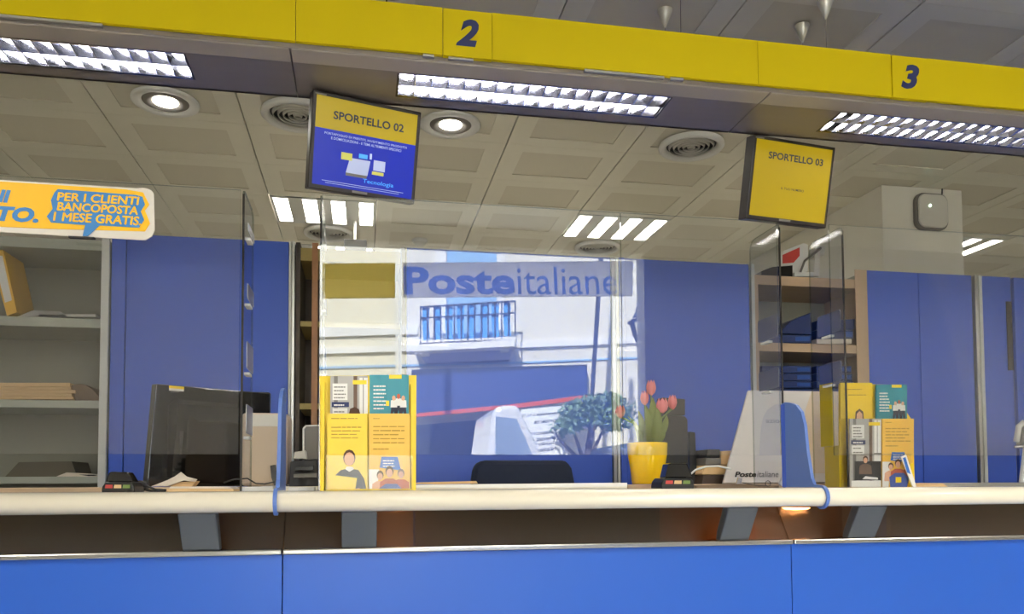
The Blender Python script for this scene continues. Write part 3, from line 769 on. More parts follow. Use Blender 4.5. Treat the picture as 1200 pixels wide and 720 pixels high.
def bracket(px, label=None):                              # bent steel plate from the lip down to the rail
    x = on(1, 1.80, px, 603).x; w_ = .039
    mb = MB()
    prof = [(1.795, 1.0935), (1.83, 1.0935), (1.868, 1.03), (1.874, 1.011), (1.85, 1.011), (1.842, 1.022)]
    mb.prism([(x - w_, y, z) for y, z in prof], (2 * w_, 0, 0), 'bracket')
    return mb.build('bracket', base, bevel=.003)
for px in (231, 421, 871, 1023): bracket(px)
top = thing('countertop', 'long cream countertop with a rounded front lip', 'countertop', (1.5, 1.8, 1.09))
mb = MB(); prof = []
for k in range(13):
    a = math.radians(90 + 180 * k / 12); prof.append((1.776 + .026 * math.cos(a), 1.1175 + .0225 * math.sin(a)))
prof += [(1.80, 1.095), (1.80, 1.14)]
v = [(x, y, z) for x in (X0, X1) for y, z in prof]; n = len(prof)
mb.add(v, [(i, (i + 1) % n, n + (i + 1) % n, n + i) for i in range(n)] + [list(range(n)), list(range(2 * n - 1, n - 1, -1))], 'cream')
for i in range(12): mb.smooth[i] = True
mb.build('lip', top)
MB().box(X0, X1, 1.801, 2.18, 1.1, ZT - .0005, 'cream').build('board', top)
ZD = 1.1505
desk = thing('clerk_shelf', 'raised back edge of the counter carrying the clerks\' equipment', 'worktop', (1.5, 2.4, 1.1))
for a, b, m in ((X0, on(1, 2.19, 283, 570).x, 'oak'), (on(1, 2.19, 283, 570).x + .001, on(1, 2.19, 735, 570).x, 'cream'), (on(1, 2.19, 735, 570).x + .001, on(1, 2.19, 1090, 570).x, 'oak'), (on(1, 2.19, 1090, 570).x + .001, X1, 'alu')):
    MB().box(a, b, 2.19, 2.75, 1.1, ZD, m).build('board', desk, bevel=.002)
MB().box(X0, X1, 2.2, 2.74, .86, .88, 'dark_wood').build('lower_board', desk)
for x in (X0 + .02, -.2, 1.1, 2.4, 3.8, X1 - .05):
    MB().box(x, x + .03, 2.42, 2.72, 0, 1.099, 'dark_wood').build('leg', desk)

# under-counter lamps; the left one is added out of sight to light its board
for px, lab, e in ((933, 'small glowing lamp under the counter near the right blue divider', 1), (463, 'small hidden lamp added under the counter to light the board beneath the left leaflets', 1)):
    p = on(2, 1.085, px, 601); p.y = 2.1; p.x = on(1, 2.1, px, 601).x
    t = thing('under_counter_lamp', lab, 'lamp', (p.x, p.y, 1.075), 'lamps under the counter')
    if px == 463: p.y = 1.975; t.location.y = p.y
    zl = 1.083 if px != 463 else 1.096
    MB().cyl((p.x, p.y, zl), (p.x, p.y, 1.0985), .045 if px != 463 else .02, 'white_metal', seg=20).build('housing', t)
    k_ = .4 if px == 463 else 1; MB().lathe((p.x, p.y, zl), [(.04 * k_, 0), (.03 * k_, -.006 * k_), (0, -.008 * k_)], 'warm_glow' if px != 463 else 'warm_glow_hidden', 20).build('bulb', t)

# ================================================================= GLASS SCREENS
YG = 1.95; ZG0, ZG1 = 1.226, 1.855
def pane(label, x0, x1, y=YG, z0=ZG0, z1=ZG1, legs=()):
    t = thing('glass_screen', label, 'glass screen', ((x0 + x1) / 2, y, z0))
    mb = MB(); th = .006; r = .0
    mb.add([(x0, y, z0), (x1, y, z0), (x1, y, z1), (x0, y, z1)], [(0, 1, 2, 3)], 'screen_glass')
    mb.add([(x0, y + th, z0), (x1, y + th, z0), (x1, y + th, z1), (x0, y + th, z1)], [(3, 2, 1, 0)], 'clear')
    v = [(x0, y, z0), (x1, y, z0), (x1, y, z1), (x0, y, z1)]; vv = [(a, y + th, c) for a, _, c in v]
    mb.add(v + vv, [(0, 4, 5, 1), (1, 5, 6, 2), (2, 6, 7, 3), (3, 7, 4, 0)], 'edge_light')
    mb.build('pane', t, recalc=False)
    for x in legs:
        MB().cyl((x, y + .003, ZT), (x, y + .003, z0), .0035, 'alu', seg=10).cyl((x, y + .003, ZT), (x, y + .003, ZT + .004), .012, 'alu', seg=16).build('standoff', t)
    return t
xa, xb = -.283, -.103
pane('left glass screen of the counter at the left edge', -1.85, xa - .004, legs=(-1.5,))
pane('middle glass screen carrying the street reflection', xb + .004, .6535, legs=())
pane('narrow glass screen joining the reflection to the right side panel', .6555, 1.094, legs=())
pane('right glass screen in front of the right leaflets', 1.245, 3.2, y=1.944, legs=())
def side(label, x, ztop, y0=1.957, y1=2.12, clips=1):
    t = thing('side_screen', label, 'glass screen', (x, y0, ZT), 'upright side screens between the counters')
    th = .005; r = .03; n = 6
    pts = [(y0, ZT)]
    for c, a0 in (((y0 + .008, ztop - .008), 180), ((y1 - r, ztop - r), 90)):
        rr = .008 if a0 == 180 else r
        for k in range(n + 1):
            a = math.radians(a0 - 90 * k / n); pts.append((c[0] + rr * math.cos(a), c[1] + rr * math.sin(a)))
    pts.append((y1, ZT))
    MB().prism([(x, y, z) for y, z in pts], (th, 0, 0), 'side_glass', 'edge_light').build('pane', t)
    MB().box(x, x + th, y0 - .003, y0 - .0005, ZT, ztop - .01, 'edge_glass').build('front_edge', t)
    for z0, z1 in clips:
        MB().prism([(x + th + .003, y, z) for y, z in rrect((y0 + y1) / 2 , (z0 + z1) / 2, .11, z1 - z0, .006)], (.002, 0, 0), 'frost').build('clip', t)
        MB().box(x - .002, x + th + .006, y0 + .06, y1 - .06, z0 - .012, z0 - .006, 'white_metal').build('clip_bar', t)
    return t
def gz(py, d=2.03): return 1.15 + (571 - py) / 935 * d
side('side screen at the right end of the left counter', xa, 1.857, clips=((gz(512), gz(480)), (gz(440), gz(410)), (gz(362), gz(345)), (gz(287), gz(277))))
side('side screen at the left edge of the street reflection', xb, 1.857, clips=((gz(512), gz(484)), (gz(440), gz(412)), (gz(366), gz(351)), (gz(290), gz(278))))
side('side screen left of the right blue divider', 1.100, 1.852, clips=((gz(450), gz(425)), (gz(386), gz(357))))
side('side screen between the right blue divider and the right leaflets', 1.288, 1.855, clips=((gz(440), gz(415)), (gz(376), gz(349))))

# blue counter dividers
def divider(label, x, dz=0):
    t = thing('counter_divider', label, 'divider', (x, 1.85, ZT), 'blue rounded dividers hooked over the counter lip')
    prof = [(1.946, ZT + .001), (1.946, 1.363 + dz), (1.93, 1.365 + dz), (1.90, 1.360 + dz), (1.875, 1.352 + dz), (1.852, 1.333 + dz), (1.838, 1.30 + dz), (1.828, 1.23), (1.812, 1.165), (1.80, 1.148)]
    prof += [(1.776 + .033 * math.cos(a), 1.1175 + .0295 * math.sin(a)) for a in (math.radians(90 + 15 * k) for k in range(1, 12))]
    prof += [(1.776, 1.088), (1.79, 1.0935)]
    prof += [(1.776 + .0275 * math.cos(a), 1.1175 + .0238 * math.sin(a)) for a in (math.radians(270 - 15 * k) for k in range(0, 12))]
    prof += [(1.80, ZT + .001)]
    MB().prism([(x - .004, y, z) for y, z in prof], (.008, 0, 0), 'blue_div').build('panel', t)
    MB().box(x - .006, x - .0045, 1.93, 1.947, ZT + .001, 1.36 + dz, 'blue_door').build('edge_strip', t)
divider('blue divider hooked on the lip left of the left leaflet stand', -.182, .016)
divider('blue divider beside the white angled board', 1.098)

# promo board on top of the left screen
pr = PY_(1.93)
t = thing('promo_sign', 'yellow promotional board with blue comic lettering on the left screen', 'sign', pr.hit(90, 285))
MB().px(pr, [(-330, 190), (0, 211), (150, 220), (160, 221)] + [(165 + 15 * math.sin(math.radians(9 * k)), 228 - 8 * math.cos(math.radians(9 * k))) for k in range(1, 10)] + [(181, 270), (178, 277), (170, 281.5), (0, 272), (-330, 254)], .004, 'clear_white').build('backing', t)
MB().px(pr, [(-330, 191), (0, 213), (148, 222.5), (168, 226), (175, 240), (170, 247), (176, 262), (170, 271.5), (60, 268.5), (0, 266), (-330, 248)], -.002, 'sign_yellow').build('board', t)
mb = MB()
mb.px(pr, [(64, 226), (68, 222), (160, 229), (167, 231), (170, 240), (165, 248), (169, 258), (163, 267), (117, 264.5), (103, 277), (97, 277), (100, 264), (60, 261), (55, 254), (62, 245), (60, 235)], -.0015, 'sign_blue', off=.0022)
mb.build('speech_bubble', t)
mb = MB()
for s_, x0, x1, y, sl, h in (('PER I CLIENTI', 67, 163, 235, .055, 9.5), ('BANCOPOSTA', 67, 161, 246.5, .055, 9.5), ('1 MESE GRATIS.', 62.5, 165, 258.5, .055, 10)):
    for q, (dx, dy) in enumerate(((-.5, 0), (.5, 0), (0, .4), (0, -.4))):      # heavy comic strokes: the same line struck four times
        mb.text_px(pr, s_, (x0 + dx, y + dy), (x1 + dx, y + (x1 - x0) * sl + dy), h, 'sign_yellow', 0, .12, off=.0042 + .0001 * q)
mb.build('bubble_lettering', t, recalc=False)
mb = MB()
mb.text_px(pr, 'NI', (-15, 236), (12, 238), 15, 'sign_blue', .05, .2, off=.0032); mb.text_px(pr, 'AIUTO.', (-62, 256), (45, 261.5), 18, 'sign_blue', .05, .2, off=.0032)
mb.build('slogan_lettering', t)
MB().px(pr, [(82, 278), (112, 279.5), (112, 281.5), (82, 280)], -.01, 'darkgray').build('clip', t)

# ================================================================= LEAFLETS
def figure(mb, pl, x, y, s, hair='hair', body='leaf_white', legs=None, off=.0012):  # printed head-and-shoulders, s = head height in px
    e = lambda cx_, cy_, rx, ry, n=12: [(cx_ + rx * math.cos(2 * math.pi * k / n), cy_ + ry * math.sin(2 * math.pi * k / n)) for k in range(n)]
    mb.face_px(pl, [(x - s * 1.05, y + s * 2.3), (x - s * .95, y + s * 1.0), (x - s * .4, y + s * .65), (x + s * .4, y + s * .65), (x + s * .95, y + s * 1.0), (x + s * 1.05, y + s * 2.3)], body, off)
    mb.face_px(pl, e(x, y - s * .08, s * .42, s * .56), hair, off + .0002)
    mb.face_px(pl, e(x, y + s * .1, s * .33, s * .45), 'skin', off + .0004)
    if legs: mb.face_px(pl, [(x - s * .6, y + s * 2.2), (x + s * .6, y + s * 2.2), (x + s * .7, y + s * 5), (x + s * .15, y + s * 5), (x, y + s * 3), (x - s * .3, y + s * 5), (x - s * .75, y + s * 5)], legs, off)
def leaflet(kind, label, Y, x0, x1, y0, y1, group):
    pl = PY_(Y); W = x1 - x0; Hh = y1 - y0
    X = lambda a: x0 + W * a
    Yp = lambda b: y0 + 110 * (W / 50) * b            # fraction of a full leaflet's height (most are partly tucked behind)
    basem = {'room': 'leaf_gray', 'teal': 'leaf_teal', 'man': 'leaf_yellow', 'crew': 'leaf_orange', 'woman': 'leaf_yellow'}[kind]
    t = thing('leaflet', label, 'leaflet', pl.hit((x0 + x1) / 2, y1), group)
    MB().px(pl, [(x0, y0), (x1, y0), (x1, y1), (x0, y1)], .006, basem).build('sheet', t)
    mb = MB()
    def F_(a0, b0, a1, b1, m, off=.0008):
        b1 = min(b1, Hh / (110 * W / 50))
        if b1 > b0: mb.face_px(pl, [(X(a0), Yp(b0)), (X(a1), Yp(b0)), (X(a1), Yp(b1)), (X(a0), Yp(b1))], m, off)
    if kind == 'room':
        F_(.10, .0, .2, 1, 'midgray'); F_(.62, 0, .72, 1, 'brown_print'); F_(.78, .02, 1, 1, 'leaf_white'); F_(.78, .5, 1, .52, 'midgray', .001); F_(.87, .02, .89, .5, 'midgray', .001)
        F_(.06, .09, .46, .29, 'leaf_white', .001); F_(.04, .315, .5, .375, 'ink_blue', .001); F_(.06, .39, .46, .52, 'leaf_white', .001); F_(.6, .05, .97, .1, 'yellow', .0012)
        mb.lines_px(pl, X(.1), X(.42), Yp(.14), Yp(.27), 4, 1.3, 'midgray', .0014); mb.lines_px(pl, X(.1), X(.42), Yp(.44), Yp(.5), 2, 1.3, 'midgray', .0014); mb.lines_px(pl, X(.1), X(.45), Yp(.36), Yp(.36), 1, 1.6, 'leaf_white', .0014)
        if Hh > 80 * W / 50:
            F_(.15, .62, 1, .9, 'darkgray', .0012); figure(mb, pl, X(.5), Yp(.60), W * .2, body='brown_print', off=.0014); F_(.05, .905, 1, 1.1, 'leaf_white', .0018)
            mb.face_px(pl, [(X(.5), Yp(.84)), (X(.9), Yp(.86)), (X(.9), Yp(.89)), (X(.4), Yp(.88))], 'leaf_white', .0022)
        else: figure(mb, pl, X(.55), Yp(.405) + W * .1, W * .16, body='brown_print') if False else mb.face_px(pl, [(X(.5), y1), (X(.53), y1 - W * .13), (X(.65), y1 - W * .18), (X(.76), y1 - W * .12), (X(.8), y1)], 'hair', .0014)
    elif kind == 'teal':
        F_(.5, 0, .82, .045, 'yellow'); mb.lines_px(pl, X(.1), X(.45), Yp(.14), Yp(.4), 7, 1.6, 'leaf_white')
        F_(.42, .3, .5, .36, 'yellow', .001)
        for a, b in ((.62, .24), (.74, .22), (.86, .24)):
            s = W * .085; x, y = X(a), Yp(b) + 3
            mb.face_px(pl, [(x - s, y + 2.8 * s), (x - s * .9, y + s * .7), (x, y + s * .5), (x + s * .9, y + s * .7), (x + s, y + 2.8 * s)], 'leaf_white', .0012)
            mb.face_px(pl, [(x - s * .8, y + 2.8 * s), (x + s * .8, y + 2.8 * s), (x + s, y1), (x + s * .2, y1), (x, y + 4 * s), (x - s * .3, y1), (x - s, y1)], 'navy', .0011)
            mb.face_px(pl, [(x + s * .55 * math.cos(t_ * .785), y + s * .8 * math.sin(t_ * .785)) for t_ in range(8)], 'skin' if a != .74 else 'tee_red', .0014)
    elif kind == 'man':
        mb.lines_px(pl, X(.1), X(.9), Yp(.06), Yp(.06), 1, 1, 'print_ink'); mb.lines_px(pl, X(.1), X(.88), Yp(.16), Yp(.28), 4, 1, 'print_ink')
        s = W * .34; x, y = X(.55), Yp(.5)
        mb.face_px(pl, [(X(.2), Yp(.7)), (X(.34), Yp(.64)), (x, Yp(.62)), (X(.78), Yp(.64)), (X(.92), Yp(.74)), (X(.97), y1), (X(.3), y1)], 'navy', .001)
        mb.face_px(pl, [(x - s * .3, Yp(.63)), (x, Yp(.66)), (x + s * .35, Yp(.63)), (x + s * .2, Yp(.6)), (x - s * .2, Yp(.6))], 'leaf_white', .0012)
        mb.face_px(pl, [(x + s * .46 * math.cos(k * .524), y + s * .6 * math.sin(k * .524)) for k in range(12)], 'hair', .0013)
        mb.face_px(pl, [(x + s * .38 * math.cos(k * .524), y + s * .1 + s * .5 * math.sin(k * .524)) for k in range(12)], 'skin', .0015)
        mb.face_px(pl, [(X(.03), Yp(.69)), (X(.74), Yp(.73)), (X(.68), Yp(.94)), (X(.05), Yp(.88))], 'yellow', .0018)
        mb.face_px(pl, [(X(.66), Yp(.86)), (X(.8), Yp(.84)), (X(.82), Yp(.9)), (X(.7), Yp(.93))], 'skin', .0022); F_(.1, 1.0, .45, 1.03, 'yellow', .002)
    elif kind == 'crew':
        mb.lines_px(pl, X(.1), X(.3), Yp(.06), Yp(.06), 1, 1, 'print_ink'); mb.lines_px(pl, X(.1), X(.9), Yp(.15), Yp(.33), 5, 1.3, 'print_ink', words=3); mb.lines_px(pl, X(.1), X(.5), Yp(.4), Yp(.4), 1, 1.4, 'print_ink')
        mb.face_px(pl, [(X(.26), Yp(.60)), (X(.3), Yp(.48)), (X(.7), Yp(.48)), (X(.78), Yp(.63))], 'print_blue', .001)
        mb.lines_px(pl, X(.34), X(.68), Yp(.53), Yp(.59), 3, 1.3, 'leaf_white', .0012)
        mb.face_px(pl, [(X(0), Yp(.62)), (X(.25), Yp(.62)), (X(.2), y1), (X(0), y1)], 'leaf_white', .0009)
        figure(mb, pl, X(.27), Yp(.69), W * .2, 'hair', 'skin', off=.001); figure(mb, pl, X(.78), Yp(.67), W * .2, 'brown_print', 'tee_red', off=.0012); figure(mb, pl, X(.5), Yp(.65), W * .24, 'hair', 'tee_red', off=.0016)
        mb.face_px(pl, [(X(.22), Yp(.84)), (X(.4), Yp(.78)), (X(.68), Yp(.78)), (X(.85), Yp(.86)), (X(.78), min(y1, Yp(1.02))), (X(.25), min(y1, Yp(1.02)))], 'tee_blue', .0022)
        F_(.42, .84, .6, .92, 'yellow', .0026); F_(.1, .985, .35, 1.02, 'yellow', .0028); F_(.46, .985, .7, 1.01, 'leaf_white', .0028)
    elif kind == 'woman':
        mb.lines_px(pl, X(.1), X(.85), Yp(.1), Yp(.18), 2, 1, 'print_ink'); s = W * .22; x, y = X(.6), y1 - s * .5
        mb.face_px(pl, [(x - s * .62, y1), (x - s * .55, y - s * .5), (x, y - s * .95), (x + s * .55, y - s * .5), (x + s * .62, y1)], 'hair', .001)
        mb.face_px(pl, [(x - s * .42, y1), (x - s * .4, y - s * .2), (x, y - s * .6), (x + s * .4, y - s * .2), (x + s * .42, y1)], 'skin', .0012)
    mb.build('print', t, recalc=False)
    return t
# left stand
G1 = 'leaflets in the left stand'; YL = 1.83
t = thing('leaflet_stand', 'yellow leaflet stand with four leaflets, left of the reflection', 'leaflet stand', PY_(YL).hit(431, 577))
pl = PY_(YL + .036)
MB().px(pl, [(374.5, 441), (488, 440), (487.5, 574), (375, 575)], .008, 'yellow').build('back_board', t)
for a, b in (((375.5, 441), (379, 577)), ((482, 440), (486, 576))):
    p0, p1 = PY_(YL - .006).hit(a[0], 490), PY_(YL - .006).hit(b[0] + 1, 490)
    MB().box(p0.x, p1.x, YL - .006, YL + .034, ZT, on(1, YL, 380, 538).z, 'yellow').build('side', t)
    MB().box(p0.x, p1.x, YL + .014, YL + .034, on(1, YL, 380, 538).z, on(1, YL, 380, 447).z, 'yellow').build('side', t)
p0, p1 = on(1, YL - .006, 382, 560), on(1, YL - .006, 484, 560)
MB().box(p0.x, p1.x, YL - .008, YL - .006, ZT, on(1, YL, 380, 534).z, 'clear').build('pocket', t)
MB().box(p0.x, p1.x, YL - .006, YL + .034, ZT, ZT + .004, 'yellow').build('base', t)
MB().px(PY_(YL + .018), [(431.5, 444), (433, 444), (433, 570), (431.5, 570)], .01, 'yellow').build('partition', t)
leaflet('room', 'grey leaflet with a room photo, upper left in the left stand', YL + .02, 387, 431, 441, 485, G1)
leaflet('teal', 'teal leaflet with three people, upper right in the left stand', YL + .02, 433, 479, 439.5, 485, G1)
leaflet('man', 'yellow leaflet with a man holding a folder, lower left stand', YL, 383.5, 430.5, 485, 573.3, G1)
leaflet('crew', 'orange leaflet with three people in shirts, lower right of the left stand', YL, 432.5, 480.5, 485, 573.3, G1)
# right stand
G2 = 'leaflets in the right stand'; YR = 2.0
t = thing('leaflet_stand', 'yellow leaflet stand with four leaflets, right of the blue divider', 'leaflet stand', PY_(YR + .01).hit(1025, 572))
plr = PY_(YR + .05)
MB().px(plr, [(984, 450), (1042, 451), (1070, 495), (1072, 570), (984, 571)], .006, 'yellow').build('back_board', t)
a0 = on(1, YR + .002, 984, 500); a1 = on(1, YR + .06, 967, 500)
MB().prism([(a0.x - .006, YR + .0, ZT), (a0.x - .006, YR, 1.255), (a1.x + .012, YR + .085, 1.255), (a1.x + .012, YR + .085, ZT)], (.002, 0, 0), 'leaf_yellow').build('side', t)
MB().prism([(a0.x - .004, YR + .03, 1.256), (a0.x - .004, YR + .03, on(1, YR + .03, 985, 449).z), (a1.x + .01, YR + .1, on(1, YR + .1, 968, 450).z), (a1.x + .01, YR + .1, 1.256)], (.003, 0, 0), 'yellow').build('side', t)
MB().px(PY_(YR - .004), [(1064, 545), (1070, 543), (1072, 571.5), (1066, 572)], .03, 'yellow').build('side', t)
MB().px(PY_(YR - .006), [(986, 532), (1068, 532), (1070, 571.5), (986, 571.5)], .001, 'clear').build('pocket', t)
leaflet('woman', 'yellow leaflet with a woman\'s face, upper left of the right stand', YR + .03, 985, 1022, 449, 491, G2)
leaflet('teal', 'teal leaflet with three people, upper right of the right stand', YR + .03, 1027, 1063, 451, 491, G2)
leaflet('room', 'grey room-photo leaflet, lower left of the right stand', YR, 996, 1032.5, 491, 570.9, G2)
leaflet('crew', 'orange leaflet with three people, lower right of the right stand', YR, 1034, 1071, 491, 570.9, G2)
t = thing('folded_card', 'white and blue folded card leaning before the right leaflets', 'card', on(1, YR - .03, 1070, 572))
MB().px(PY_(YR - .02), [(1056, 536), (1062, 533), (1074, 571), (1070, 571.5)], .003, 'leaf_white').build('sheet', t)
MB().px(PY_(YR - .02), [(1058, 537), (1061, 536), (1067, 556), (1063, 554)], -.0008, 'print_blue').build('print', t)

# ================================================================= DESK THINGS
# left workplace: big dark screen seen from the customers' side
t = thing('desk_monitor', 'large black monitor with a small sticker on the left workplace', 'monitor', (-.5, 2.5, ZD))
A, B = on(1, 2.40, 183, 450), on(1, 2.62, 316, 461); Cc, D = on(1, 2.62, 318, 571), on(1, 2.40, 172, 571)
A.z = A.z; n = (B - A).cross(D - A).normalized(); n = n if n.y < 0 else -n
Cc.z = D.z = ZD + .001
MB().prism([A, B, Cc, D], -n * .03, 'black_gloss').build('case', t, bevel=.003)
pm = Plane(A, n)
MB().px(pm, [(198, 452.5), (215.5, 454), (215, 466), (198, 465)], -.0008, 'leaf_white').build('sticker', t)
MB().px(pm, [(198, 452), (215.5, 453.5), (215.5, 456.5), (198, 455)], -.0008, 'yellow', off=.001).lines_px(pm, 200, 213, 460, 464, 2, 1, 'midgray', .0012).build('sticker_print', t)
MB().px(pm, [(197, 475), (205, 468), (278, 474), (278, 479), (213, 474), (208, 482), (207, 560), (195, 560)], -.003, 'black').build('stand_arm', t)
MB().px(pm, [(210, 505), (246, 505), (246, 533), (210, 533)], -.004, 'darkgray').build('rear_cover', t)
MB().px(pm, [(247, 502), (276, 502), (276, 566), (247, 566)], -.006, 'darkgray').build('connector_box', t, bevel=.002)
# keyboard, papers and folders
def sheetpile(name, label, cat, Y, polys): return stuffed(name, label, cat, Y, polys)
def flat(name, label, cat, Y, pts, th, m, group=None): return tag(MB().px(PY_(Y), pts, th, m).build(name), label, cat, group)
def lift(Y, py): return on(1, Y, 200, py).z
flat('curled_paper', 'curled white paper before the large black monitor', 'paper', 2.21, [(177, 570.3), (196, 563), (205, 558.5), (212, 553.5), (219, 559), (231, 562), (229, 565), (215, 563.5), (196, 570.3)], .004, 'paper')
flat('tan_envelope', 'tan envelope flat under the curled paper', 'envelope', 2.22, [(193, 570.4), (212, 565), (230, 564), (225, 570.4)], .05, 'paper_tan')
flat('paper_folder', 'cream folder lying before the large black monitor', 'folder', 1.99, [(190, 577), (274, 577.2), (274, 573.5), (196, 573)], .14, 'paper_tan')
flat('paper_bundle', 'pale bundle of papers on the cream folder', 'papers', 2.0, [(198, 572.7), (272, 573), (268, 570.5), (200, 570.5)], .12, 'paper')
t = thing('mouse_cable', 'black cable lying between terminal and monitor', 'cable', on(1, 2.0, 165, 573))
p_ = PY_(1.99); MB().tube([p_.hit(158, 575), p_.hit(168, 574), p_.hit(180, 576), p_.hit(194, 575.5)], .003, 'black', 6).tube([p_.hit(160, 571), p_.hit(172, 570), p_.hit(182, 574), p_.hit(195, 575)], .003, 'black', 6).build('cord', t)
MB().px(p_, [(156, 575), (157, 565), (163, 563), (172, 566), (171, 574)], .03, 'darkgray').build('plug', t, bevel=.003)
def terminal(label, Y, x0, x1, yt, yb):
    W = x1 - x0; pl = PY_(Y); t = thing('card_terminal', label, 'card terminal', on(1, Y, (x0 + x1) / 2, yb), 'black card payment terminals')
    MB().px(pl, [(x0, yb - 1), (x0 + 1, yb - 8), (x0 + W * .12, yb - 13), (x1 - W * .1, yb - 13), (x1 - 1, yb - 8), (x1, yb - 1), (x1 - 2, yb), (x0 + 2, yb)], .08, 'black').build('body', t, bevel=.003)
    MB().px(PY_(Y + .03), [(x0 + W * .12, yb - 13), (x0 + W * .22, yt + 1), (x0 + W * .3, yt), (x1 - W * .22, yt + .5), (x1 - W * .03, yb - 13)], .045, 'black_gloss').build('display_hood', t, bevel=.003)
    for k, m in enumerate(('red', 'paper_tan', 'stem')):
        a = x0 + W * (.12 + .26 * k); MB().px(pl, [(a, yb - 6), (a + W * .02, yb - 10), (a + W * .22, yb - 10), (a + W * .22, yb - 6)], -.002, m).build('key', t)
    MB().px(pl, [(x0 + 1, yb - 5), (x1 - 1, yb - 5), (x1 - 1, yb - 4), (x0 + 1, yb - 4)], -.002, 'darkgray').build('seam', t)
terminal('black card terminal at the left by the white shelf post', 1.87, 118.5, 158, 553, 578.5)
terminal('black card terminal right of the yellow flowerpot', 1.99, 775, 814, 543, 573.5)
# beige computer case and small devices between the two side screens
t = thing('computer_case', 'beige computer case standing between the side screens', 'computer', on(1, 2.35, 305, 571))
z_ = lambda Y, py: on(1, Y, 305, py).z
a, b = on(1, 2.35, 283, 500).x, on(1, 2.35, 337, 500).x
MB().box(a, b, 2.35, 2.5, ZD + .001, z_(2.35, 484), 'beige').build('case', t, bevel=.01)
MB().box(a + .03, b - .01, 2.347, 2.3495, z_(2.35, 500), z_(2.35, 486), 'offwhite').build('front_panel', t)
stuffed('small_black_monitor', 'small black monitor back behind the beige computer case', 'monitor', 2.7, [([(290, 571), (290, 459), (316, 460), (315, 571)], .03, 'black')], .003)
stuffed('phone_base', 'dark desk phone against the beige computer case', 'phone', 2.3, [([(316.5, 546), (322, 545), (327, 563), (337, 569), (337, 571), (321, 569), (318, 560)], .03, 'black')])
stuffed('white_tray', 'white tray at the foot of the beige computer case', 'tray', 2.0, [([(280, 576.5), (282, 571.5), (320.5, 569.5), (320.5, 576.7)], .08, 'leaf_white')], .002)
t = thing('cable_loop', 'thin black cable in front of the beige computer case', 'cable', on(1, 2.17, 300, 567))
p_ = PY_(2.17); MB().tube([p_.hit(262, 566), p_.hit(275, 562), p_.hit(290, 561), p_.hit(300, 567), p_.hit(310, 567.5), p_.hit(322, 565)], .002, 'black', 6).build('cord', t)
t = thing('desktop_printer', 'dark desktop printer right of the left blue divider', 'printer', on(1, 2.25, 355, 571))
pq = PY_(2.25)
MB().px(pq, [(338, 570.5), (340, 541), (372, 538), (374, 570.5)], .2, 'darkgray').build('body', t, bevel=.004)
MB().px(pq, [(346, 548), (368, 546), (368, 552), (346, 552)], -.02, 'black').px(pq, [(345, 556), (372, 555), (372, 560), (345, 560)], -.03, 'midgray').build('paper_slot', t, bevel=.001)
MB().px(pq, [(344, 538), (345, 530), (358, 528), (359, 538)], .06, 'offwhite').build('control_box', t, bevel=.002)
t2 = PY_(2.3); MB().px(t2, [(357, 554), (356, 503), (358, 500), (374, 499), (374, 554)], .02, 'midgray').build('rear_flap', t, bevel=.003)
MB().px(PY_(2.295), [(354.5, 545), (354.5, 502), (358, 498.5), (374, 498), (374, 499.5), (359, 500), (356.5, 503), (356.5, 545)], .004, 'leaf_white').build('wire_frame', t)
stuffed('white_paper_block', 'white paper block under the dark desktop printer', 'papers', 1.99, [([(338, 576.5), (338, 571.5), (368, 571), (368, 576.5)], .08, 'leaf_white')], .001)
stuffed('flat_papers', 'thin white papers on the counter right of the left leaflets', 'papers', 2.0, [([(488, 572), (488, 568.5), (735, 566), (735, 570.5), (600, 572)], .1, 'leaf_white')])
stuffed('brown_envelope', 'thin brown envelope on the papers left of the blue chair', 'envelope', 2.25, [([(488, 567.5), (492, 565.5), (558, 564), (560, 567), (520, 568)], .1, 'paper_tan')])
# blue office chair
YH = 3.0; ch = thing('office_chair', 'dark blue office chair back behind the counter, centre', 'chair', (on(1, YH, 613, 560).x, YH, 0))
xc = ch.location.x; zt_ = on(1, YH, 613, 540).z; hw = (on(1, YH, 674, 560).x - on(1, YH, 553, 560).x) / 2
pts = [(xc - hw, zt_ - .42), (xc - hw * 1.0, zt_ - .08), (xc - hw * .95, zt_ - .02), (xc - hw * .82, zt_), (xc + hw * .82, zt_), (xc + hw * .93, zt_ - .03), (xc + hw, zt_ - .1), (xc + hw * 1.02, zt_ - .42)]
MB().prism([(x, YH - .03, z) for x, z in pts], (0, .06, 0), 'chair').build('backrest', ch, bevel=.02)
MB().box(xc - .24, xc + .24, YH - .5, YH - .02, .45, .53, 'chair').build('seat', ch, bevel=.03)
MB().cyl((xc, YH - .25, .1), (xc, YH - .25, .45), .025, 'black').build('column', ch)
MB().box(xc - .03, xc + .03, YH + .03, YH + .045, .5, .9, 'black').box(xc - .03, xc + .03, YH - .2, YH + .045, .43, .449, 'black').build('back_bar', ch)
for k in range(5):
    a = 2 * math.pi * k / 5; e = (xc + .28 * math.cos(a), YH - .25 + .28 * math.sin(a))
    o = MB().cyl((xc, YH - .25, .11), (e[0], e[1], .06), .02, 'black', .012, 8).build('base_arm', ch)
    MB().cyl((e[0] - .012, e[1], .028), (e[0] + .012, e[1], .028), .026, 'black', seg=12).build('castor', o)

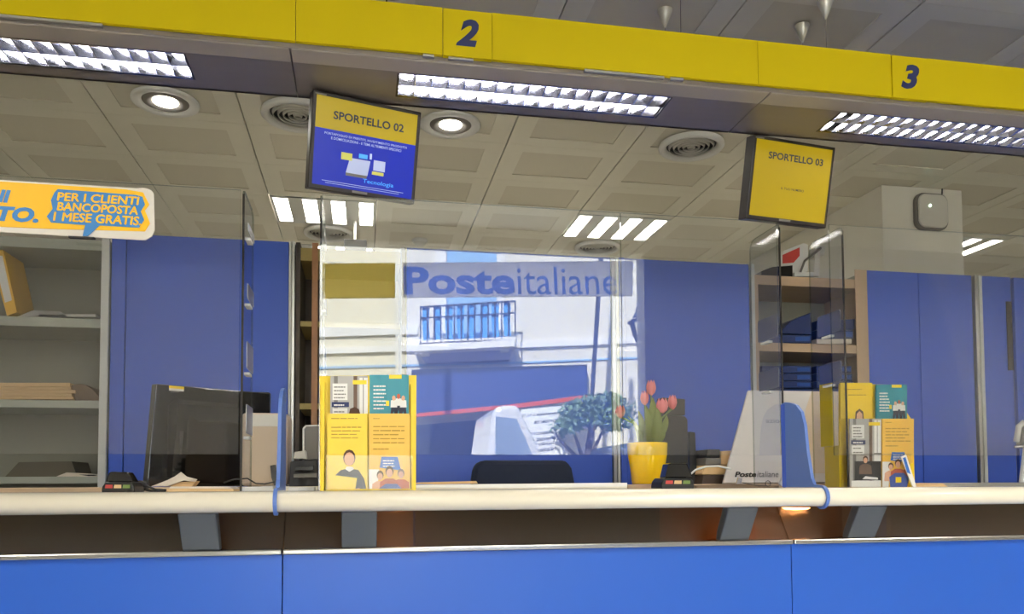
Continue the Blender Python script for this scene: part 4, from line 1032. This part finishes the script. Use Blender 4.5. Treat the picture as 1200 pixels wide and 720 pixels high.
# tulips in the yellow pot
YP = 2.3; pc = on(1, YP, 759, 567); pc.z = ZD + .0005
s = YP / 935 * 1.02
rt, rb = 24.6 * s, 18.2 * s; hh = 49.5 * s
t = thing('flower_pot', 'glossy yellow flowerpot on the counter', 'flowerpot', pc)
MB().lathe(pc, [(0, 0), (rb, 0), (rb + .002, .003), (rb + (rt - rb) * .45, hh * .4), (rt * .97, hh * .75), (rt, hh), (rt - .003, hh + .001), (rt - .006, hh), (rt - .008, hh - .015), (0, hh - .015)], 'pot', 48).build('pot', t)
MB().lathe(pc + Vector((0, 0, hh - .014)), [(rt - .0085, 0), (0, .002)], 'soil', 24).build('soil', t)
tl = thing('tulips', 'pink tulips with long green leaves in the yellow pot', 'flowers', pc + Vector((0, 0, hh - .01)))
PYp = PY_(YP)
def tpx(x, y, d=0): p = on(1, YP + d, x, y); return p
for (x, y, d, bx, sx, sy) in ((763, 455, 0, 762, 5.5, 8.5), (755.5, 467, .02, 757, 4.8, 8), (776, 476, -.02, 765, 6.8, 8.2), (788, 472, .015, 768, 5.2, 8.2), (727, 483, .01, 752, 5.5, 7)):
    c = tpx(x, y, d); r = sx * s * 1.15; hgt = sy * s * 1.1; b_ = tpx(bx, 517, d * .5)
    o = MB().tube([b_, (b_ + c) / 2 + Vector(((c.x - b_.x) * -.12, 0, .01)), c - Vector((0, 0, hgt * .8))], .0025, 'stem', 6).build('stem', tl)
    for k in range(6):
        a = 2 * math.pi * k / 6 + .3; mb = MB(); rr = r * (1 if k % 2 else .88)
        V = []
        rows = ((-1, .15, .2), (-.6, .75, .62), (-.1, 1, .7), (.4, .92, .55), (.85, .68, .25), (1.05, .6, .03))
        for h_, rad, hwid in rows:
            for q in (-1, 0, 1):
                th = a + q * hwid; rd = rr * rad * (1 if q == 0 else .96)
                V.append(c + Vector((rd * math.cos(th), rd * math.sin(th), h_ * hgt)))
        Fc = [(i * 3 + j, i * 3 + j + 1, i * 3 + j + 4, i * 3 + j + 3) for i in range(5) for j in range(2)]
        mb.add(V, Fc, 'petal', True); mb.build('petal', o, recalc=False)
for (bx, tx, ty, wd, d) in ((757, 765, 466, 6.5, 0), (752, 748, 482, 4.5, .02), (765, 770, 478, 6, -.02), (769, 781, 487, 5, .01), (749, 741, 492, 3.5, .0), (760, 757, 476, 5, -.015), (773, 774, 500, 4, .02), (754, 736, 488, 2.5, .01)):
    mb = MB(); b_ = tpx(bx, 519, d * .5); tpn = tpx(tx, ty, d); V = []
    for k in range(8):
        q = k / 7; p = b_.lerp(tpn, q) + Vector((0, -.02 * math.sin(q * 3), 0)); hwid = wd * s * math.sin(math.pi * min(1, .12 + .88 * q)) ** .7 if k < 7 else .0005
        V += [p - Vector((hwid, 0, 0)), p + Vector((0, .006, 0)), p + Vector((hwid, 0, 0))]
    mb.add(V, [(i * 3 + j, i * 3 + j + 1, i * 3 + j + 4, i * 3 + j + 3) for i in range(7) for j in range(2)], 'tulip_leaf', True); mb.build('leaf', tl, recalc=False)

# black devices behind the pot
t = thing('desk_monitor', 'dark monitor and stand seen from behind, right of the tulips', 'monitor', on(1, 2.45, 792, 570))
MB().px(PY_(2.45), [(776, 570.3), (774, 488), (780, 486), (803, 488), (806, 492), (807, 570.3)], .04, 'darkgray').build('case', t, bevel=.003)
MB().px(PY_(2.5), [(776, 486), (776, 466), (803, 468), (803, 487)], .05, 'darkgray').build('top_block', t, bevel=.002)
MB().px(PY_(2.449), [(779, 534), (805, 534), (806, 565), (780, 565)], .004, 'black', off=.004).build('lower_cover', t)
stuffed('black_speaker', 'narrow black box right of the dark monitor', 'speaker', 2.46, [([(808.5, 570.3), (808, 506), (815, 507), (817.5, 570.3)], .1, 'black')], .003)
t = thing('label_printer', 'beige and grey desk printer left of the white angled board', 'printer', on(1, 2.4, 842, 570))
pq = PY_(2.4)
MB().px(pq, [(822, 569), (824, 557), (862, 557), (862, 569)], .2, 'dark_wood').build('foot', t, bevel=.002)
MB().px(pq, [(823, 556.5), (826, 545.5), (861, 545.5), (861, 556.5)], .18, 'paper_tan').build('body', t, bevel=.002)
MB().px(pq, [(826, 545), (827, 537), (845, 537), (845, 545)], .15, 'midgray').build('label_slot', t, bevel=.002)
MB().px(pq, [(828, 536.7), (829, 527), (844, 527), (844, 536.7)], .15, 'black').build('lid', t, bevel=.002)
MB().px(pq, [(845.5, 545), (845.5, 529), (862, 528), (862, 545)], .16, 'paper_tan').build('paper_box', t, bevel=.002)
t = thing('white_cable', 'white cable arching behind the right card terminal', 'cable', on(1, 2.12, 825, 560))
p_ = PY_(2.12); MB().tube([p_.hit(803, 566), p_.hit(806, 559), p_.hit(815, 551), p_.hit(828, 547), p_.hit(842, 546.5), p_.hit(856, 550)], .0028, 'white_plastic', 8).build('cord', t)
# white angled board with the shop's name
t = thing('angled_board', 'white tapering board with black lettering left of the right divider', 'board', on(1, 2.35, 915, 570))
A, B = on(1, 2.42, 877, 457.5), on(1, 2.42, 990, 459); Cc, D = on(1, 2.30, 986, 571), on(1, 2.30, 847.5, 571); Cc.z = D.z = ZD + .004
n = (B - A).cross(D - A).normalized(); n = n if n.y < 0 else -n
MB().prism([A, B, Cc, D], -n * .012, 'board_gray').build('panel', t, bevel=.002)
pbd = Plane(A, n)
MB().px(pbd, [(951, 459.2), (985, 459.4), (985, 555), (946, 555), (940, 520), (944, 480)], -.0006, 'beige').build('tan_reflection', t)  # tan reflection laid on the board as a flat beige patch
mb = MB(); mb.text_px(pbd, 'Poste', (861, 559.5), (887, 559.5), 6.5, 'black', .04, .35, off=.001); mb.text_px(pbd, 'italiane', (887.5, 559.5), (913, 559.5), 7, 'darkgray', .0, .35, off=.001)
mb.text_px(pbd, 'azioni', (898, 496), (921, 496), 5, 'midgray', 0, 0, off=.001); mb.build('lettering', t)
stuffed('brown_folder', 'flat brown folder on the counter before the angled board', 'folder', 2.0, [([(815, 573), (818, 569.5), (870, 567.5), (913, 569.5), (912, 573)], .1, 'paper_brown')])
t = thing('key_ring', 'small shiny key ring lying on the brown folder', 'keys', on(1, 1.99, 872, 569))
p_ = PY_(1.985); MB().px(p_, [(863, 567), (865, 560), (870, 561), (869, 567)], .004, 'steel').build('tag', t)
o_ = p_.hit(900, 567); R_ = 3.6 * 1.99 / 935
MB().tube([o_ + Vector((R_ * math.cos(k * .785), 0, R_ * math.sin(k * .785))) for k in range(9)], .0012, 'darkgray', 6).tube([p_.hit(870, 566), p_.hit(885, 569), p_.hit(897, 569)], .0012, 'darkgray', 6).build('chain', t)
stuffed('crumpled_tissue', 'crumpled clear wrapper by the foot of the right divider', 'wrapper', 1.99, [([(914, 567), (917, 560), (921, 562), (920, 570), (916, 570)], .01, 'leaf_white')])
stuffed('loose_papers', 'loose tan papers right of the right leaflet stand', 'papers', 2.05, [([(1073, 571.3), (1078, 568.5), (1096, 569.5), (1104, 566.5), (1112, 571.3)], .1, 'paper_tan')])
# chair or trolley at the right edge
t = thing('mesh_chair', 'grey and white chair back at the right edge', 'chair', (on(1, 3.0, 1200, 520).x + .2, 3.0, 0))
p_ = PY_(3.0)
MB().px(p_, [(1196, 523), (1198, 500), (1206, 492), (1260, 490), (1262, 523)], .03, 'midgray').build('backrest', t, bevel=.01)
MB().tube([p_.hit(1189, 524), p_.hit(1230, 523)], .006, 'steel', 8).tube([p_.hit(1191, 518), p_.hit(1194, 500), p_.hit(1200, 495)], .012, 'leaf_white', 8).build('arm_rest', t)
q0, q1 = p_.hit(1202, 524), p_.hit(1196, 572); dd = q1 - q0
MB().tube([q0, q0 + dd * (q0.z - .02) / (q0.z - q1.z)], .01, 'white_metal', 8).build('leg', t)
q0 = p_.hit(1255, 524); MB().tube([q0, (q0.x + .1, 3.0, .02)], .01, 'white_metal', 8).build('leg', t)
q = p_.hit(1225, 560); MB().box(q.x - .2, q.x + .2, 3.05, 3.4, .45, .5, 'midgray').build('seat', t)
print('tiles', nt_, 'objects', len(SC.objects))
